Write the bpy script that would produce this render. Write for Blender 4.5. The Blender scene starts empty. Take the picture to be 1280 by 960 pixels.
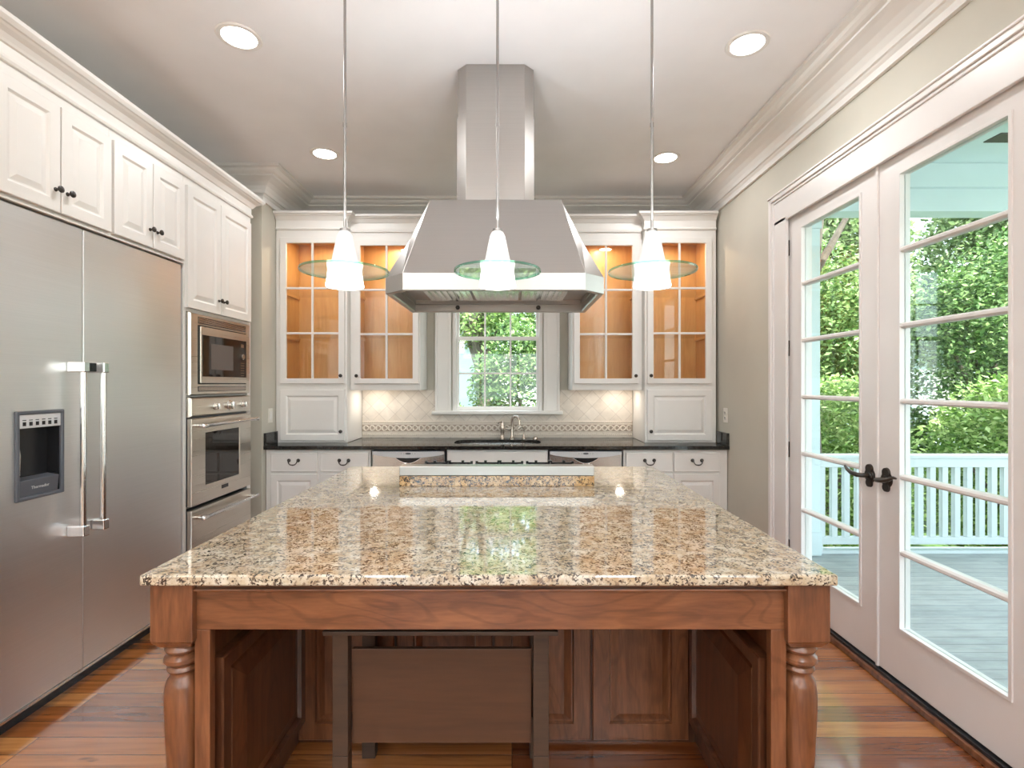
import bpy, bmesh, math, random
from mathutils import Vector, Matrix
PI = math.pi
S = bpy.context.scene
COL = S.collection
random.seed(7)

# ------------------------------------------------------------------ camera, sky, sun, exposure
cam_d = bpy.data.cameras.new('camera'); cam = bpy.data.objects.new('camera', cam_d); COL.objects.link(cam)
cam_d.sensor_width = 36; cam_d.lens = 18; cam_d.clip_start = 0.05; cam_d.clip_end = 200
cam.location = (0, 0, 1.42); cam.rotation_euler = (PI/2, 0, 0)
S.camera = cam
S.view_settings.view_transform = 'Standard'; S.view_settings.look = 'None'
S.view_settings.gamma = 1.0; S.view_settings.use_curve_mapping = False
S.view_settings.exposure = 0.74
S.cycles.use_denoising = True
S.cycles.max_bounces = 10; S.cycles.diffuse_bounces = 5; S.cycles.glossy_bounces = 5
S.cycles.transparent_max_bounces = 16; S.cycles.sample_clamp_indirect = 6.0
S.cycles.caustics_reflective = False; S.cycles.caustics_refractive = False

W = bpy.data.worlds.new('sky'); S.world = W; W.use_nodes = True
wn = W.node_tree; wn.nodes.clear()
sky = wn.nodes.new('ShaderNodeTexSky'); sky.sky_type = 'NISHITA'; sky.sun_disc = False
sky.sun_elevation = math.radians(55); sky.sun_rotation = math.radians(70); sky.air_density = 1.0; sky.dust_density = 2.0
hz = wn.nodes.new('ShaderNodeMixRGB'); hz.blend_type = 'MIX'; hz.inputs[0].default_value = 0.35
hz.inputs[2].default_value = (9, 9.6, 10, 1)
bg = wn.nodes.new('ShaderNodeBackground'); bg.inputs[1].default_value = 0.54
wo = wn.nodes.new('ShaderNodeOutputWorld')
wn.links.new(sky.outputs[0], hz.inputs[1]); wn.links.new(hz.outputs[0], bg.inputs[0]); wn.links.new(bg.outputs[0], wo.inputs[0])
sd = bpy.data.lights.new('sun', 'SUN'); sd.energy = 10.0; sd.angle = math.radians(1.0); sd.color = (1, .95, .86)
sun = bpy.data.objects.new('sun', sd); COL.objects.link(sun)
sun.rotation_euler = (math.radians(28), math.radians(22), 0)
CAN_W, PEND_E, PEND_TOP_E, UNDER_W, PUCK_W, REAR_FILL_W, GLOBE_FILL_W, TORCH_FILL_W, UP_FILL_W = 4.5, 4.0, .42, .6, 2.0, 6.0, 22.0, 95.0, 10.0

# ------------------------------------------------------------------ materials
def new_mat(name):
    m = bpy.data.materials.new(name); m.use_nodes = True
    return m, m.node_tree, m.node_tree.nodes['Principled BSDF']
def N(t, kind, **kw):
    n = t.nodes.new(kind)
    for k, v in kw.items(): setattr(n, k, v)
    return n
def coords(t, scale=(1, 1, 1), rot=(0, 0, 0), loc=(0, 0, 0), which='Object'):
    c = N(t, 'ShaderNodeTexCoord'); m = N(t, 'ShaderNodeMapping')
    m.inputs['Scale'].default_value = scale; m.inputs['Rotation'].default_value = rot; m.inputs['Location'].default_value = loc
    t.links.new(c.outputs[which], m.inputs[0]); return m.outputs[0]
def noise(t, vec, scale, detail=4, rough=.5, dist=0):
    n = N(t, 'ShaderNodeTexNoise'); n.inputs['Scale'].default_value = scale; n.inputs['Detail'].default_value = detail
    n.inputs['Roughness'].default_value = rough; n.inputs['Distortion'].default_value = dist
    t.links.new(vec, n.inputs['Vector']); return n.outputs['Fac']
def ramp(t, fac, stops, interp='LINEAR'):
    r = N(t, 'ShaderNodeValToRGB'); r.color_ramp.interpolation = interp
    e = r.color_ramp.elements
    e[0].position, e[0].color = stops[0][0], (*stops[0][1], 1)
    e[1].position, e[1].color = stops[-1][0], (*stops[-1][1], 1)
    for p, c in stops[1:-1]:
        x = e.new(p); x.color = (*c, 1)
    t.links.new(fac, r.inputs[0]); return r.outputs[0]
def mixc(t, fac, a, b, blend='MIX'):
    m = N(t, 'ShaderNodeMixRGB', blend_type=blend)
    for i, v in ((0, fac), (1, a), (2, b)):
        if isinstance(v, (int, float)): m.inputs[i].default_value = v
        elif isinstance(v, tuple): m.inputs[i].default_value = (*v, 1)
        else: t.links.new(v, m.inputs[i])
    return m.outputs[0]
def bump(t, bs, h, strength=.2, dist=.01):
    b = N(t, 'ShaderNodeBump'); b.inputs['Strength'].default_value = strength; b.inputs['Distance'].default_value = dist
    t.links.new(h, b.inputs['Height']); t.links.new(b.outputs[0], bs.inputs['Normal'])
def paint(name, col, rough=.5, bumpy=0.0, spec=.5):
    m, t, b = new_mat(name)
    v = coords(t); f = noise(t, v, 3.0, 3)
    c = ramp(t, f, [(.3, tuple(x*.97 for x in col)), (.7, tuple(min(1, x*1.02) for x in col))])
    t.links.new(c, b.inputs['Base Color']); b.inputs['Roughness'].default_value = rough
    b.inputs['Specular IOR Level'].default_value = spec
    if bumpy: bump(t, b, noise(t, v, 180, 2), bumpy, .002)
    return m
def steel(name, col=(.62, .61, .59), rough=.27, axis='z', aniso=0.0):
    m, t, b = new_mat(name)
    sc = {'z': (220, 220, 1.5), 'x': (1.5, 220, 220), 'y': (220, 1.5, 220)}[axis]
    f = noise(t, coords(t, sc), 1.0, 3)
    c = ramp(t, f, [(.3, tuple(x*.975 for x in col)), (.7, tuple(x*1.02 for x in col))])
    t.links.new(c, b.inputs['Base Color']); b.inputs['Metallic'].default_value = 1
    r = N(t, 'ShaderNodeMapRange'); r.inputs['To Min'].default_value = rough*.93; r.inputs['To Max'].default_value = rough*1.07
    t.links.new(f, r.inputs[0]); t.links.new(r.outputs[0], b.inputs['Roughness'])
    bump(t, b, f, .02, .001)
    if aniso: b.inputs['Anisotropic'].default_value = aniso
    return m
def wood(name, dark, mid, light, axis='z', rough=.3, coat=.3, sc=1.0, knots=True):
    m, t, b = new_mat(name)
    s = {'z': (9, 9, .9), 'x': (.9, 9, 9), 'y': (9, .9, 9)}[axis]
    v = coords(t, tuple(k*sc for k in s))
    f = noise(t, v, 1.1, 5, .55, 2.6)
    g = noise(t, coords(t, tuple(k*8*sc for k in s)), 2.0, 3, .6)
    c = ramp(t, f, [(.25, dark), (.5, mid), (.75, light)])
    c2 = mixc(t, .28, c, ramp(t, g, [(.3, dark), (.7, light)]))
    if knots:
        mu = N(t, 'ShaderNodeMath', operation='MULTIPLY'); mu.inputs[1].default_value = 75; si = N(t, 'ShaderNodeMath', operation='SINE')
        big = noise(t, coords(t, {'z': (3.2, 3.2, .9), 'x': (1.3, 3.6, 4.2), 'y': (3.6, .9, 3.6)}[axis]), 1.6, 2, .4, .3)
        t.links.new(big, mu.inputs[0]); t.links.new(mu.outputs[0], si.inputs[0])
        ln = ramp(t, si.outputs[0], [(.55, (1, 1, 1)), (.98, (.72, .68, .66))])
        c2 = mixc(t, .8, c2, ln, 'MULTIPLY')
    t.links.new(c2, b.inputs['Base Color']); b.inputs['Roughness'].default_value = rough
    b.inputs['Coat Weight'].default_value = coat; b.inputs['Coat Roughness'].default_value = .15
    bump(t, b, g, .05, .001)
    return m
def emit(name, col, strength, base=(.9, .9, .9)):
    m, t, b = new_mat(name)
    b.inputs['Base Color'].default_value = (*base, 1); b.inputs['Emission Color'].default_value = (*col, 1)
    b.inputs['Emission Strength'].default_value = strength; b.inputs['Roughness'].default_value = .25
    n_ = noise(t, coords(t), 8, 1); r = ramp(t, n_, [(0, base), (1, base)]); t.links.new(r, b.inputs['Base Color'])
    return m
def glass(name, tint=(.97, 1, .99), refl=1.0, rough=.0):
    m = bpy.data.materials.new(name); m.use_nodes = True; t = m.node_tree; t.nodes.clear()
    tr = N(t, 'ShaderNodeBsdfTransparent'); tr.inputs[0].default_value = (*tint, 1)
    gl = N(t, 'ShaderNodeBsdfGlossy'); gl.inputs['Roughness'].default_value = rough
    lw = N(t, 'ShaderNodeLayerWeight'); pw = N(t, 'ShaderNodeMath', operation='POWER'); pw.inputs[1].default_value = 5
    fr = N(t, 'ShaderNodeMath', operation='MULTIPLY_ADD'); fr.inputs[1].default_value = .6; fr.inputs[2].default_value = .04
    t.links.new(lw.outputs['Facing'], pw.inputs[0]); t.links.new(pw.outputs[0], fr.inputs[0])
    mu = N(t, 'ShaderNodeMath', operation='MULTIPLY'); mu.inputs[1].default_value = refl
    mx = N(t, 'ShaderNodeMixShader'); o = N(t, 'ShaderNodeOutputMaterial')
    t.links.new(fr.outputs[0], mu.inputs[0]); t.links.new(mu.outputs[0], mx.inputs[0])
    t.links.new(tr.outputs[0], mx.inputs[1]); t.links.new(gl.outputs[0], mx.inputs[2]); t.links.new(mx.outputs[0], o.inputs[0])
    return m

M = {}
M['white'] = paint('white_cabinet_paint', (.80, .775, .745), .38)
M['trim'] = paint('white_trim_paint', (.82, .80, .77), .35)
M['door'] = paint('white_door_paint', (.80, .765, .75), .35)
M['ceiling'] = paint('ceiling_paint', (.91, .91, .92), .8)
M['wall'] = paint('sage_beige_wall_paint', (.57, .54, .465), .7, .05)
M['knob'] = paint('dark_bronze', (.025, .018, .014), .32)
M['black'] = paint('black_plastic', (.012, .012, .014), .25)
M['grey_plastic'] = paint('grey_plastic', (.09, .095, .11), .35)
M['lightgrey'] = paint('light_grey_panel', (.60, .60, .61), .35)
M['dark_glass'] = paint('dark_oven_glass', (.02, .015, .012), .04)
M['steel'] = steel('brushed_steel', (.60, .59, .58), .26, 'z')
M['steel_v'] = steel('brushed_steel_fridge', (.80, .80, .80), .38, 'x')
M['steel_h'] = steel('brushed_steel_hood', (.44, .42, .40), .36, 'x')
M['steel_oven'] = steel('brushed_steel_oven', (.66, .61, .54), .28, 'x')
M['chrome'] = steel('polished_steel', (.76, .75, .74), .19, 'z')
M['rod'] = steel('satin_rod_steel', (.36, .35, .34), .35, 'z')
M['nickel'] = steel('aged_nickel', (.55, .48, .42), .22, 'z')
M['glass'] = glass('clear_glass', (.96, 1, .985), 1.0)
M['cab_glass'] = glass('cabinet_glass', (.98, .98, .97), .8)
M['disc_glass'] = glass('green_edged_glass', (.90, .97, .94), 1.4)
M['glass_edge'] = glass('disc_rim_glass', (.30, .66, .52), 2.5)
M['cherry'] = wood('cherry_wood_vertical', (.075, .024, .009), (.170, .060, .024), (.27, .105, .043), 'z')
M['cherry_x'] = wood('cherry_wood_horizontal', (.085, .027, .011), (.180, .065, .026), (.28, .112, .046), 'x')
M['cherry_shade'] = wood('cherry_wood_kneehole_shade', (.035, .011, .005), (.08, .027, .011), (.14, .052, .022), 'z')  # kneehole shade put into a darker copy of the cherry
M['maple'] = wood('maple_cabinet_interior', (.50, .26, .075), (.62, .35, .12), (.70, .42, .16), 'z', .4, .1, 1.0, False)
M['walnut'] = wood('dark_brown_table_wood', (.038, .020, .012), (.058, .031, .018), (.08, .043, .024), 'x', .45, .05, 1.0, False)
M['pend_low'] = emit('lit_opal_glass', (1, .955, .88), PEND_E)
M['pend_top'] = emit('opal_glass_cone', (1, .945, .88), PEND_TOP_E, (.5, .5, .5))
M['lamp'] = emit('lit_lamp_lens', (1, .95, .86), 14.0)
M['globe'] = emit('fill_globe_glass', (1, .95, .88), 6.0)
M['puck'] = emit('lit_puck_lens', (1, .85, .65), 9.0)
M['plate'] = paint('ivory_plastic_plate', (.80, .77, .70), .3)
M['porch'] = paint('porch_blue_white_paint', (.62, .72, .75), .5)
M['porch_rail'] = paint('porch_white_paint', (.60, .66, .67), .4)
M['bark'] = wood('bark', (.05, .04, .03), (.12, .095, .075), (.2, .165, .13), 'z', .9, 0)
M['fan'] = paint('dark_fan_blade', (.06, .055, .05), .5)

def granite(name='gold_speckled_granite', gold=False):
    m, t, b = new_mat(name)
    v = coords(t)
    base = ramp(t, noise(t, v, 16, 4, .65, .4), [(.30, (.34, .23, .135)), (.42, (.50, .39, .26)), (.56, (.61, .53, .40)), (.74, (.66, .61, .52))])
    warm = ramp(t, noise(t, coords(t, loc=(3, 1, 2)), 30, 3, .6), [(.42, (0, 0, 0)), (.60, (1, 1, 1))])
    c = mixc(t, .45, base, mixc(t, warm, (.36, .26, .16), (.62, .58, .50)))
    vo = N(t, 'ShaderNodeTexVoronoi'); vo.inputs['Scale'].default_value = 210; t.links.new(coords(t), vo.inputs['Vector'])
    sp = N(t, 'ShaderNodeSeparateColor'); t.links.new(vo.outputs['Color'], sp.inputs[0])
    clump = noise(t, coords(t, loc=(7, 2, 1)), 42, 5, .72, .8)
    dk = ramp(t, clump, [(.44, (0, 0, 0)), (.50, (1, 1, 1))] if gold else [(.475, (0, 0, 0)), (.535, (1, 1, 1))])
    gate = ramp(t, sp.outputs[0], [(.48, (0, 0, 0)), (.53, (1, 1, 1))])
    d = mixc(t, 1.0, dk, gate, 'MULTIPLY')
    c = mixc(t, d, c, (.045, .032, .026))
    gr = ramp(t, noise(t, coords(t, loc=(1, 9, 4)), 85, 3, .6), [(.57, (0, 0, 0)), (.63, (.75, .75, .75))])
    c = mixc(t, gr, c, (.20, .145, .10))
    if gold: c = mixc(t, .75, c, (.95, .62, .24), 'MULTIPLY')  # warm light on the riser's side tinted into the stone colour
    t.links.new(c, b.inputs['Base Color'])
    b.inputs['Roughness'].default_value = .06; b.inputs['Specular IOR Level'].default_value = .7
    b.inputs['Coat Weight'].default_value = .6; b.inputs['Coat Roughness'].default_value = .03
    return m
M['granite'] = granite()
M['granite_warm_lit'] = granite('warm_lit_granite', True)
def black_granite():
    m, t, b = new_mat('black_granite')
    vo = N(t, 'ShaderNodeTexVoronoi'); vo.inputs['Scale'].default_value = 240; t.links.new(coords(t), vo.inputs['Vector'])
    sp = N(t, 'ShaderNodeSeparateColor'); t.links.new(vo.outputs['Color'], sp.inputs[0])
    c = ramp(t, sp.outputs[0], [(.8, (.014, .013, .012)), (.97, (.10, .09, .08))])
    t.links.new(c, b.inputs['Base Color']); b.inputs['Roughness'].default_value = .10
    return m
M['black_granite'] = black_granite()
def floor_mat():
    m, t, b = new_mat('heart_pine_planks')
    br = N(t, 'ShaderNodeTexBrick'); br.offset = .37; br.offset_frequency = 3
    for k, v in (('Scale', 1.0), ('Mortar Size', .0016), ('Mortar Smooth', .2), ('Bias', 0.0), ('Brick Width', 1.9), ('Row Height', .098)):
        br.inputs[k].default_value = v
    br.inputs['Color1'].default_value = (0, 0, 0, 1); br.inputs['Color2'].default_value = (1, 1, 1, 1); br.inputs['Mortar'].default_value = (.5, .5, .5, 1)
    t.links.new(coords(t), br.inputs['Vector'])
    tone = ramp(t, br.outputs['Color'], [(0, (.19, .052, .014)), (.35, (.34, .112, .030)), (.7, (.46, .175, .048)), (1, (.54, .24, .078))])
    # grain offset per board
    vm = N(t, 'ShaderNodeVectorMath', operation='MULTIPLY_ADD'); vm.inputs[1].default_value = (7, 3, 5)
    t.links.new(br.outputs['Color'], vm.inputs[0]); t.links.new(coords(t, (.8, 16, 1)), vm.inputs[2])
    g = noise(t, vm.outputs[0], 1.6, 6, .6, 1.2)
    gr = ramp(t, g, [(.30, (.42, .36, .34)), (.5, (.9, .88, .86)), (.7, (1.18, 1.15, 1.1))])
    c = mixc(t, .85, tone, gr, 'MULTIPLY')
    kn = ramp(t, noise(t, coords(t, (2.2, 9, 1)), 1.4, 2, .5, .6), [(.70, (0, 0, 0)), (.76, (1, 1, 1))])
    c = mixc(t, kn, c, (.07, .022, .010))
    c = mixc(t, br.outputs['Fac'], c, (.05, .02, .01))
    t.links.new(c, b.inputs['Base Color'])
    b.inputs['Roughness'].default_value = .22; b.inputs['Coat Weight'].default_value = 1.0; b.inputs['Coat Roughness'].default_value = .10
    bump(t, b, br.outputs['Fac'], -.3, .002)
    return m
M['floor'] = floor_mat()
def deck_mat():
    m, t, b = new_mat('grey_painted_deck_boards')
    br = N(t, 'ShaderNodeTexBrick'); br.offset = .41
    for k, v in (('Scale', 1.0), ('Mortar Size', .003), ('Mortar Smooth', .1), ('Bias', 0.0), ('Brick Width', 4.0), ('Row Height', .085)):
        br.inputs[k].default_value = v
    br.inputs['Color1'].default_value = (.27, .295, .30, 1); br.inputs['Color2'].default_value = (.35, .37, .37, 1); br.inputs['Mortar'].default_value = (.16, .18, .19, 1)
    t.links.new(coords(t), br.inputs['Vector'])
    s = ramp(t, noise(t, coords(t, (2, 6, 1)), 2, 5, .7), [(.4, (.75, .75, .75)), (.6, (1.1, 1.1, 1.1))])
    t.links.new(mixc(t, .7, br.outputs['Color'], s, 'MULTIPLY'), b.inputs['Base Color'])
    b.inputs['Roughness'].default_value = .35
    return m
M['deck'] = deck_mat()
def tile_mat():
    m, t, b = new_mat('cream_diagonal_stone_tile')
    br = N(t, 'ShaderNodeTexBrick'); br.offset = 0.0
    for k, v in (('Scale', 1.0), ('Mortar Size', .0022), ('Mortar Smooth', .2), ('Bias', 0.0), ('Brick Width', .105), ('Row Height', .105)):
        br.inputs[k].default_value = v
    br.inputs['Color1'].default_value = (.70, .64, .57, 1); br.inputs['Color2'].default_value = (.77, .72, .66, 1); br.inputs['Mortar'].default_value = (.56, .51, .46, 1)
    c = N(t, 'ShaderNodeTexCoord'); s = N(t, 'ShaderNodeSeparateXYZ'); cb = N(t, 'ShaderNodeCombineXYZ')
    t.links.new(c.outputs['Object'], s.inputs[0]); t.links.new(s.outputs[0], cb.inputs[0]); t.links.new(s.outputs[2], cb.inputs[1])
    mp = N(t, 'ShaderNodeMapping'); mp.inputs['Rotation'].default_value = (0, 0, PI/4); t.links.new(cb.outputs[0], mp.inputs[0])
    t.links.new(mp.outputs[0], br.inputs['Vector'])
    n_ = ramp(t, noise(t, coords(t), 14, 4, .6), [(.3, (.9, .88, .86)), (.7, (1.05, 1.04, 1.02))])
    t.links.new(mixc(t, 1, br.outputs['Color'], n_, 'MULTIPLY'), b.inputs['Base Color'])
    b.inputs['Roughness'].default_value = .4
    bump(t, b, br.outputs['Fac'], -.5, .002)
    return m
M['tile'] = tile_mat()
M['stone'] = paint('carved_cream_stone', (.72, .65, .57), .5)
M['stone_shade'] = paint('carved_stone_ground_shade', (.42, .35, .285), .6)  # shade behind the carving put into a darker stone colour
def leaf_mat(name, a, b_, c_):
    m, t, b = new_mat(name)
    g = N(t, 'ShaderNodeNewGeometry')
    c = ramp(t, g.outputs['Random Per Island'], [(0, a), (.5, b_), (1, c_)])
    t.links.new(c, b.inputs['Base Color']); b.inputs['Roughness'].default_value = .55
    tr = N(t, 'ShaderNodeBsdfTranslucent'); t.links.new(c, tr.inputs[0])
    mx = N(t, 'ShaderNodeMixShader'); mx.inputs[0].default_value = .35
    o = t.nodes['Material Output']
    t.links.new(b.outputs[0], mx.inputs[1]); t.links.new(tr.outputs[0], mx.inputs[2]); t.links.new(mx.outputs[0], o.inputs[0])
    return m
M['leaf1'] = leaf_mat('bright_leaves', (.06, .15, .02), (.25, .40, .09), (.60, .70, .32))
M['leaf2'] = leaf_mat('mid_leaves', (.02, .07, .015), (.14, .26, .07), (.44, .58, .24))
M['leaf3'] = leaf_mat('olive_leaves', (.06, .12, .035), (.25, .36, .14), (.62, .70, .42))
def grass_mat():
    m, t, b = new_mat('grass_ground')
    c = ramp(t, noise(t, coords(t), 6, 6, .7), [(.3, (.03, .07, .015)), (.7, (.10, .18, .04))])
    t.links.new(c, b.inputs['Base Color']); b.inputs['Roughness'].default_value = .9
    return m
M['grass'] = grass_mat()
def siding_mat(name, col):
    m, t, b = new_mat(name)
    w = N(t, 'ShaderNodeTexWave', wave_type='BANDS', bands_direction='Z', wave_profile='SAW'); w.inputs['Scale'].default_value = 1.6
    t.links.new(coords(t), w.inputs['Vector'])
    c = ramp(t, w.outputs['Fac'], [(0, tuple(x*.96 for x in col)), (1, col)])
    t.links.new(c, b.inputs['Base Color']); b.inputs['Roughness'].default_value = .6
    bump(t, b, w.outputs['Fac'], .6, .012)
    return m
M['siding'] = siding_mat('pale_blue_siding', (.66, .76, .82))

# ------------------------------------------------------------------ mesh helpers
class MB:
    def __init__(s): s.bm = bmesh.new(); s.smooth = False
    def face(s, pts):
        try: return s.bm.faces.new([s.bm.verts.new(p) for p in pts])
        except ValueError: return None
    def box(s, x0, x1, y0, y1, z0, z1):
        v = [s.bm.verts.new(p) for p in ((x0,y0,z0),(x1,y0,z0),(x1,y1,z0),(x0,y1,z0),(x0,y0,z1),(x1,y0,z1),(x1,y1,z1),(x0,y1,z1))]
        for f in ((0,3,2,1),(4,5,6,7),(0,1,5,4),(1,2,6,5),(2,3,7,6),(3,0,4,7)): s.bm.faces.new([v[i] for i in f])
        return s
    def rings(s, rr, cap0=True, cap1=True):
        """rr: list of closed loops with equal counts"""
        vs = [[s.bm.verts.new(p) for p in r] for r in rr]
        n = len(vs[0])
        for a, b in zip(vs, vs[1:]):
            for i in range(n):
                j = (i+1) % n
                s.bm.faces.new((a[i], a[j], b[j], b[i]))
        if cap0: s.bm.faces.new(vs[0][::-1])
        if cap1: s.bm.faces.new(vs[-1])
        return s
    def panel(s, x0, x1, z0, z1, prof, back=0.0):
        """panel facing -y: prof = [(inset, y)] from the outer edge inwards, last is capped"""
        def R(i, y): return [(x0+i, y, z0+i), (x1-i, y, z0+i), (x1-i, y, z1-i), (x0+i, y, z1-i)]
        return s.rings([R(0, back)] + [R(i, y) for i, y in prof])
    def holed(s, x0, x1, z0, z1, hx0, hx1, hz0, hz1, y0, y1):
        def R(a, b, c, d, y): return [(a, y, c), (b, y, c), (b, y, d), (a, y, d)]
        rr = [R(hx0, hx1, hz0, hz1, y1), R(x0, x1, z0, z1, y1), R(x0, x1, z0, z1, y0), R(hx0, hx1, hz0, hz1, y0), R(hx0, hx1, hz0, hz1, y1)]
        return s.rings(rr, False, False)
    def lathe(s, prof, c=(0, 0, 0), n=24, axis='z', caps=True):
        rr = []
        for r, h in prof:
            ring = []
            for i in range(n):
                a = 2*PI*i/n; u, v = r*math.cos(a), r*math.sin(a)
                p = {'z': (u, v, h), 'y': (u, h, v), 'x': (h, u, v)}[axis]
                ring.append((p[0]+c[0], p[1]+c[1], p[2]+c[2]))
            rr.append(ring)
        s.smooth = True
        return s.rings(rr, caps, caps)
    def tube(s, pts, r, n=10):
        pts = [Vector(p) for p in pts]; rs = r if isinstance(r, (list, tuple)) else [r]*len(pts)
        rr = []; up = None
        for i, p in enumerate(pts):
            d = (pts[min(i+1, len(pts)-1)] - pts[max(i-1, 0)]).normalized()
            if up is None: up = Vector((0, 0, 1)) if abs(d.z) < .9 else Vector((1, 0, 0))
            a = d.cross(up).normalized(); b = a.cross(d).normalized(); up = b
            rr.append([tuple(p + rs[i]*(a*math.cos(2*PI*k/n) + b*math.sin(2*PI*k/n))) for k in range(n)])
        s.smooth = True
        return s.rings(rr)
    def sweep(s, path, prof, closed_prof=True):
        """path 2D points, profile (out, z); out goes to the LEFT of the travel direction, mitred"""
        P = [Vector(p) for p in path]; rr = []
        for i, p in enumerate(P):
            d0 = (P[i]-P[i-1]).normalized() if i > 0 else None
            d1 = (P[i+1]-P[i]).normalized() if i < len(P)-1 else None
            n0 = Vector((-d0.y, d0.x)) if d0 else None; n1 = Vector((-d1.y, d1.x)) if d1 else None
            if n0 is None: m = n1
            elif n1 is None: m = n0
            else:
                m = (n0+n1); m = m / (1 + n0.dot(n1))
            rr.append([(p.x+m.x*o, p.y+m.y*o, z) for o, z in prof])
        return s.rings(rr)
    def prism(s, poly, y0, y1, axis='y'):
        f = {'y': lambda a, b, h: (a, h, b), 'z': lambda a, b, h: (a, b, h), 'x': lambda a, b, h: (h, a, b)}[axis]
        return s.rings([[f(a, b, y0) for a, b in poly], [f(a, b, y1) for a, b in poly]])
    def build(s, name, mat, parent=None, bevel=0, smooth=None, rot=None, loc=None):
        bmesh.ops.recalc_face_normals(s.bm, faces=s.bm.faces)
        me = bpy.data.meshes.new(name); s.bm.to_mesh(me); s.bm.free()
        o = bpy.data.objects.new(name, me); COL.objects.link(o)
        me.materials.append(mat)
        if s.smooth if smooth is None else smooth:
            me.shade_smooth()
            if hasattr(me, 'set_sharp_from_angle'): me.set_sharp_from_angle(angle=math.radians(38))
        if parent: o.parent = parent
        if loc: o.location = loc
        if rot: o.rotation_euler = rot
        if bevel:
            b = o.modifiers.new('bevel', 'BEVEL'); b.width = bevel; b.segments = 2; b.limit_method = 'ANGLE'; b.angle_limit = math.radians(40)
        return o
def thing(name, label, cat, loc=(0, 0, 0), rz=0, group=None, kind=None):
    o = bpy.data.objects.new(name, None); COL.objects.link(o); o.empty_display_size = .05
    o.location = loc; o.rotation_euler = (0, 0, rz)
    tag(o, label, cat, group, kind); return o
def tag(o, label=None, cat=None, group=None, kind=None):
    if label: o['label'] = label
    if cat: o['category'] = cat
    if group: o['group'] = group
    if kind: o['kind'] = kind
    return o
def struct(o, label=None): o['kind'] = 'structure'; return tag(o, label)
def dup(root, loc=None, rz=None, label=None):
    r = root.copy(); COL.objects.link(r)
    if loc is not None: r.location = loc
    if rz is not None: r.rotation_euler = (0, 0, rz)
    if label: r['label'] = label
    def rec(a, b):
        for ch in a.children:
            c = ch.copy(); COL.objects.link(c); c.parent = b; rec(ch, c)
    rec(root, r); return r
def area_lamp(name, parent, loc, power, size, sizey=None, col=(.97, .985, 1), rot=(0, 0, 0), shape=None):
    l = bpy.data.lights.new(name, 'AREA'); l.energy = power; l.size = size; l.color = col
    l.shape = shape or ('RECTANGLE' if sizey else 'DISK')
    if sizey: l.size_y = sizey
    o = bpy.data.objects.new(name, l); COL.objects.link(o); o.parent = parent; o.location = loc; o.rotation_euler = rot
    return o

# ------------------------------------------------------------------ measures (metres; camera at the origin, y runs into the room)
XC = -.137
XR, XL, XA = 1.775, -2.028, -2.70     # right wall, left wall beside the counter, back of the fridge alcove
YB, YF, YREAR = 4.833, 4.147, -4.2    # back wall, face of the left return, wall behind the camera
ZC = 3.105
WT = .16

# ------------------------------------------------------------------ structure
b = MB(); b.box(XA-WT, XR+.0, YREAR-WT, YB+WT, -.12, 0); struct(b.build('floor', M['floor']))
b = MB(); b.box(XA-WT, XR+WT, YREAR-WT, YB+WT, ZC, ZC+.12); struct(b.build('ceiling', M['ceiling']))
# back wall with the window opening
WX0, WX1, WZ0, WZ1 = -.56, .286, 1.15, 2.56
b = MB(); b.holed(XL-.6, XR+WT, 0, ZC, WX0, WX1, WZ0, WZ1, YB, YB+WT); struct(b.build('wall_back', M['wall']))
# left: alcove wall and the return block
b = MB(); b.box(XA-WT, XA, YREAR, YB+WT, 0, ZC); struct(b.build('wall_left', M['wall']))
b = MB(); b.box(XA, XL, YF, YB, 0, ZC); struct(b.build('wall_left_return', M['wall']), 'short wall return between the ovens and the sink counter')
# right wall with door opening and a second opening added behind the camera for daylight
DY0, DY1, DZ1 = 1.685, 3.31, 2.492
b = MB()
RY0, RY1 = -3.0, -.9
b.box(XR, XR+WT, DY1, YB, 0, ZC); b.box(XR, XR+WT, DY0, DY1, DZ1, ZC); b.box(XR, XR+WT, RY1, DY0, 0, ZC)
b.box(XR, XR+WT, RY0, RY1, 2.49, ZC); b.box(XR, XR+WT, RY0, RY1, 0, .5); b.box(XR, XR+WT, YREAR, RY0, 0, ZC)
struct(b.build('wall_right', M['wall']))
b = MB()
b.holed(XA-WT, XR+WT, 0, ZC, -1.9, 1.2, .95, 2.45, YREAR-WT, YREAR); struct(b.build('wall_rear', M['wall']))  # rear opening added to bring daylight into the room
def added_window(name, x0, x1, z0, z1, y, loc=(0, 0, 0), rz=0, cols=3):  # unseen windows added behind the camera for more daylight
    w = bpy.data.objects.new(name, None); COL.objects.link(w); w['kind'] = 'structure'; w.location = loc; w.rotation_euler = (0, 0, rz)
    f = MB()
    f.holed(x0, x1, z0, z1, x0+.06, x1-.06, z0+.06, z1-.06, y-.03, y+.03)
    for i in range(1, cols):
        cx = x0 + (x1-x0)*i/cols; f.box(cx-.03, cx+.03, y-.025, y+.025, z0+.06, z1-.06)
    f.build('window_frame', M['trim'], w)
    g = MB(); g.box(x0+.06, x1-.06, y-.003, y+.003, z0+.06, z1-.06); g.build('window_glass', M['glass'], w)
added_window('added_window_2', -1.9, 1.2, .95, 2.45, YREAR-WT/2)
added_window('added_window_3', -1.05, 1.05, .5, 2.49, 0, (XR+WT/2, -1.95, 0), -PI/2)

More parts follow.
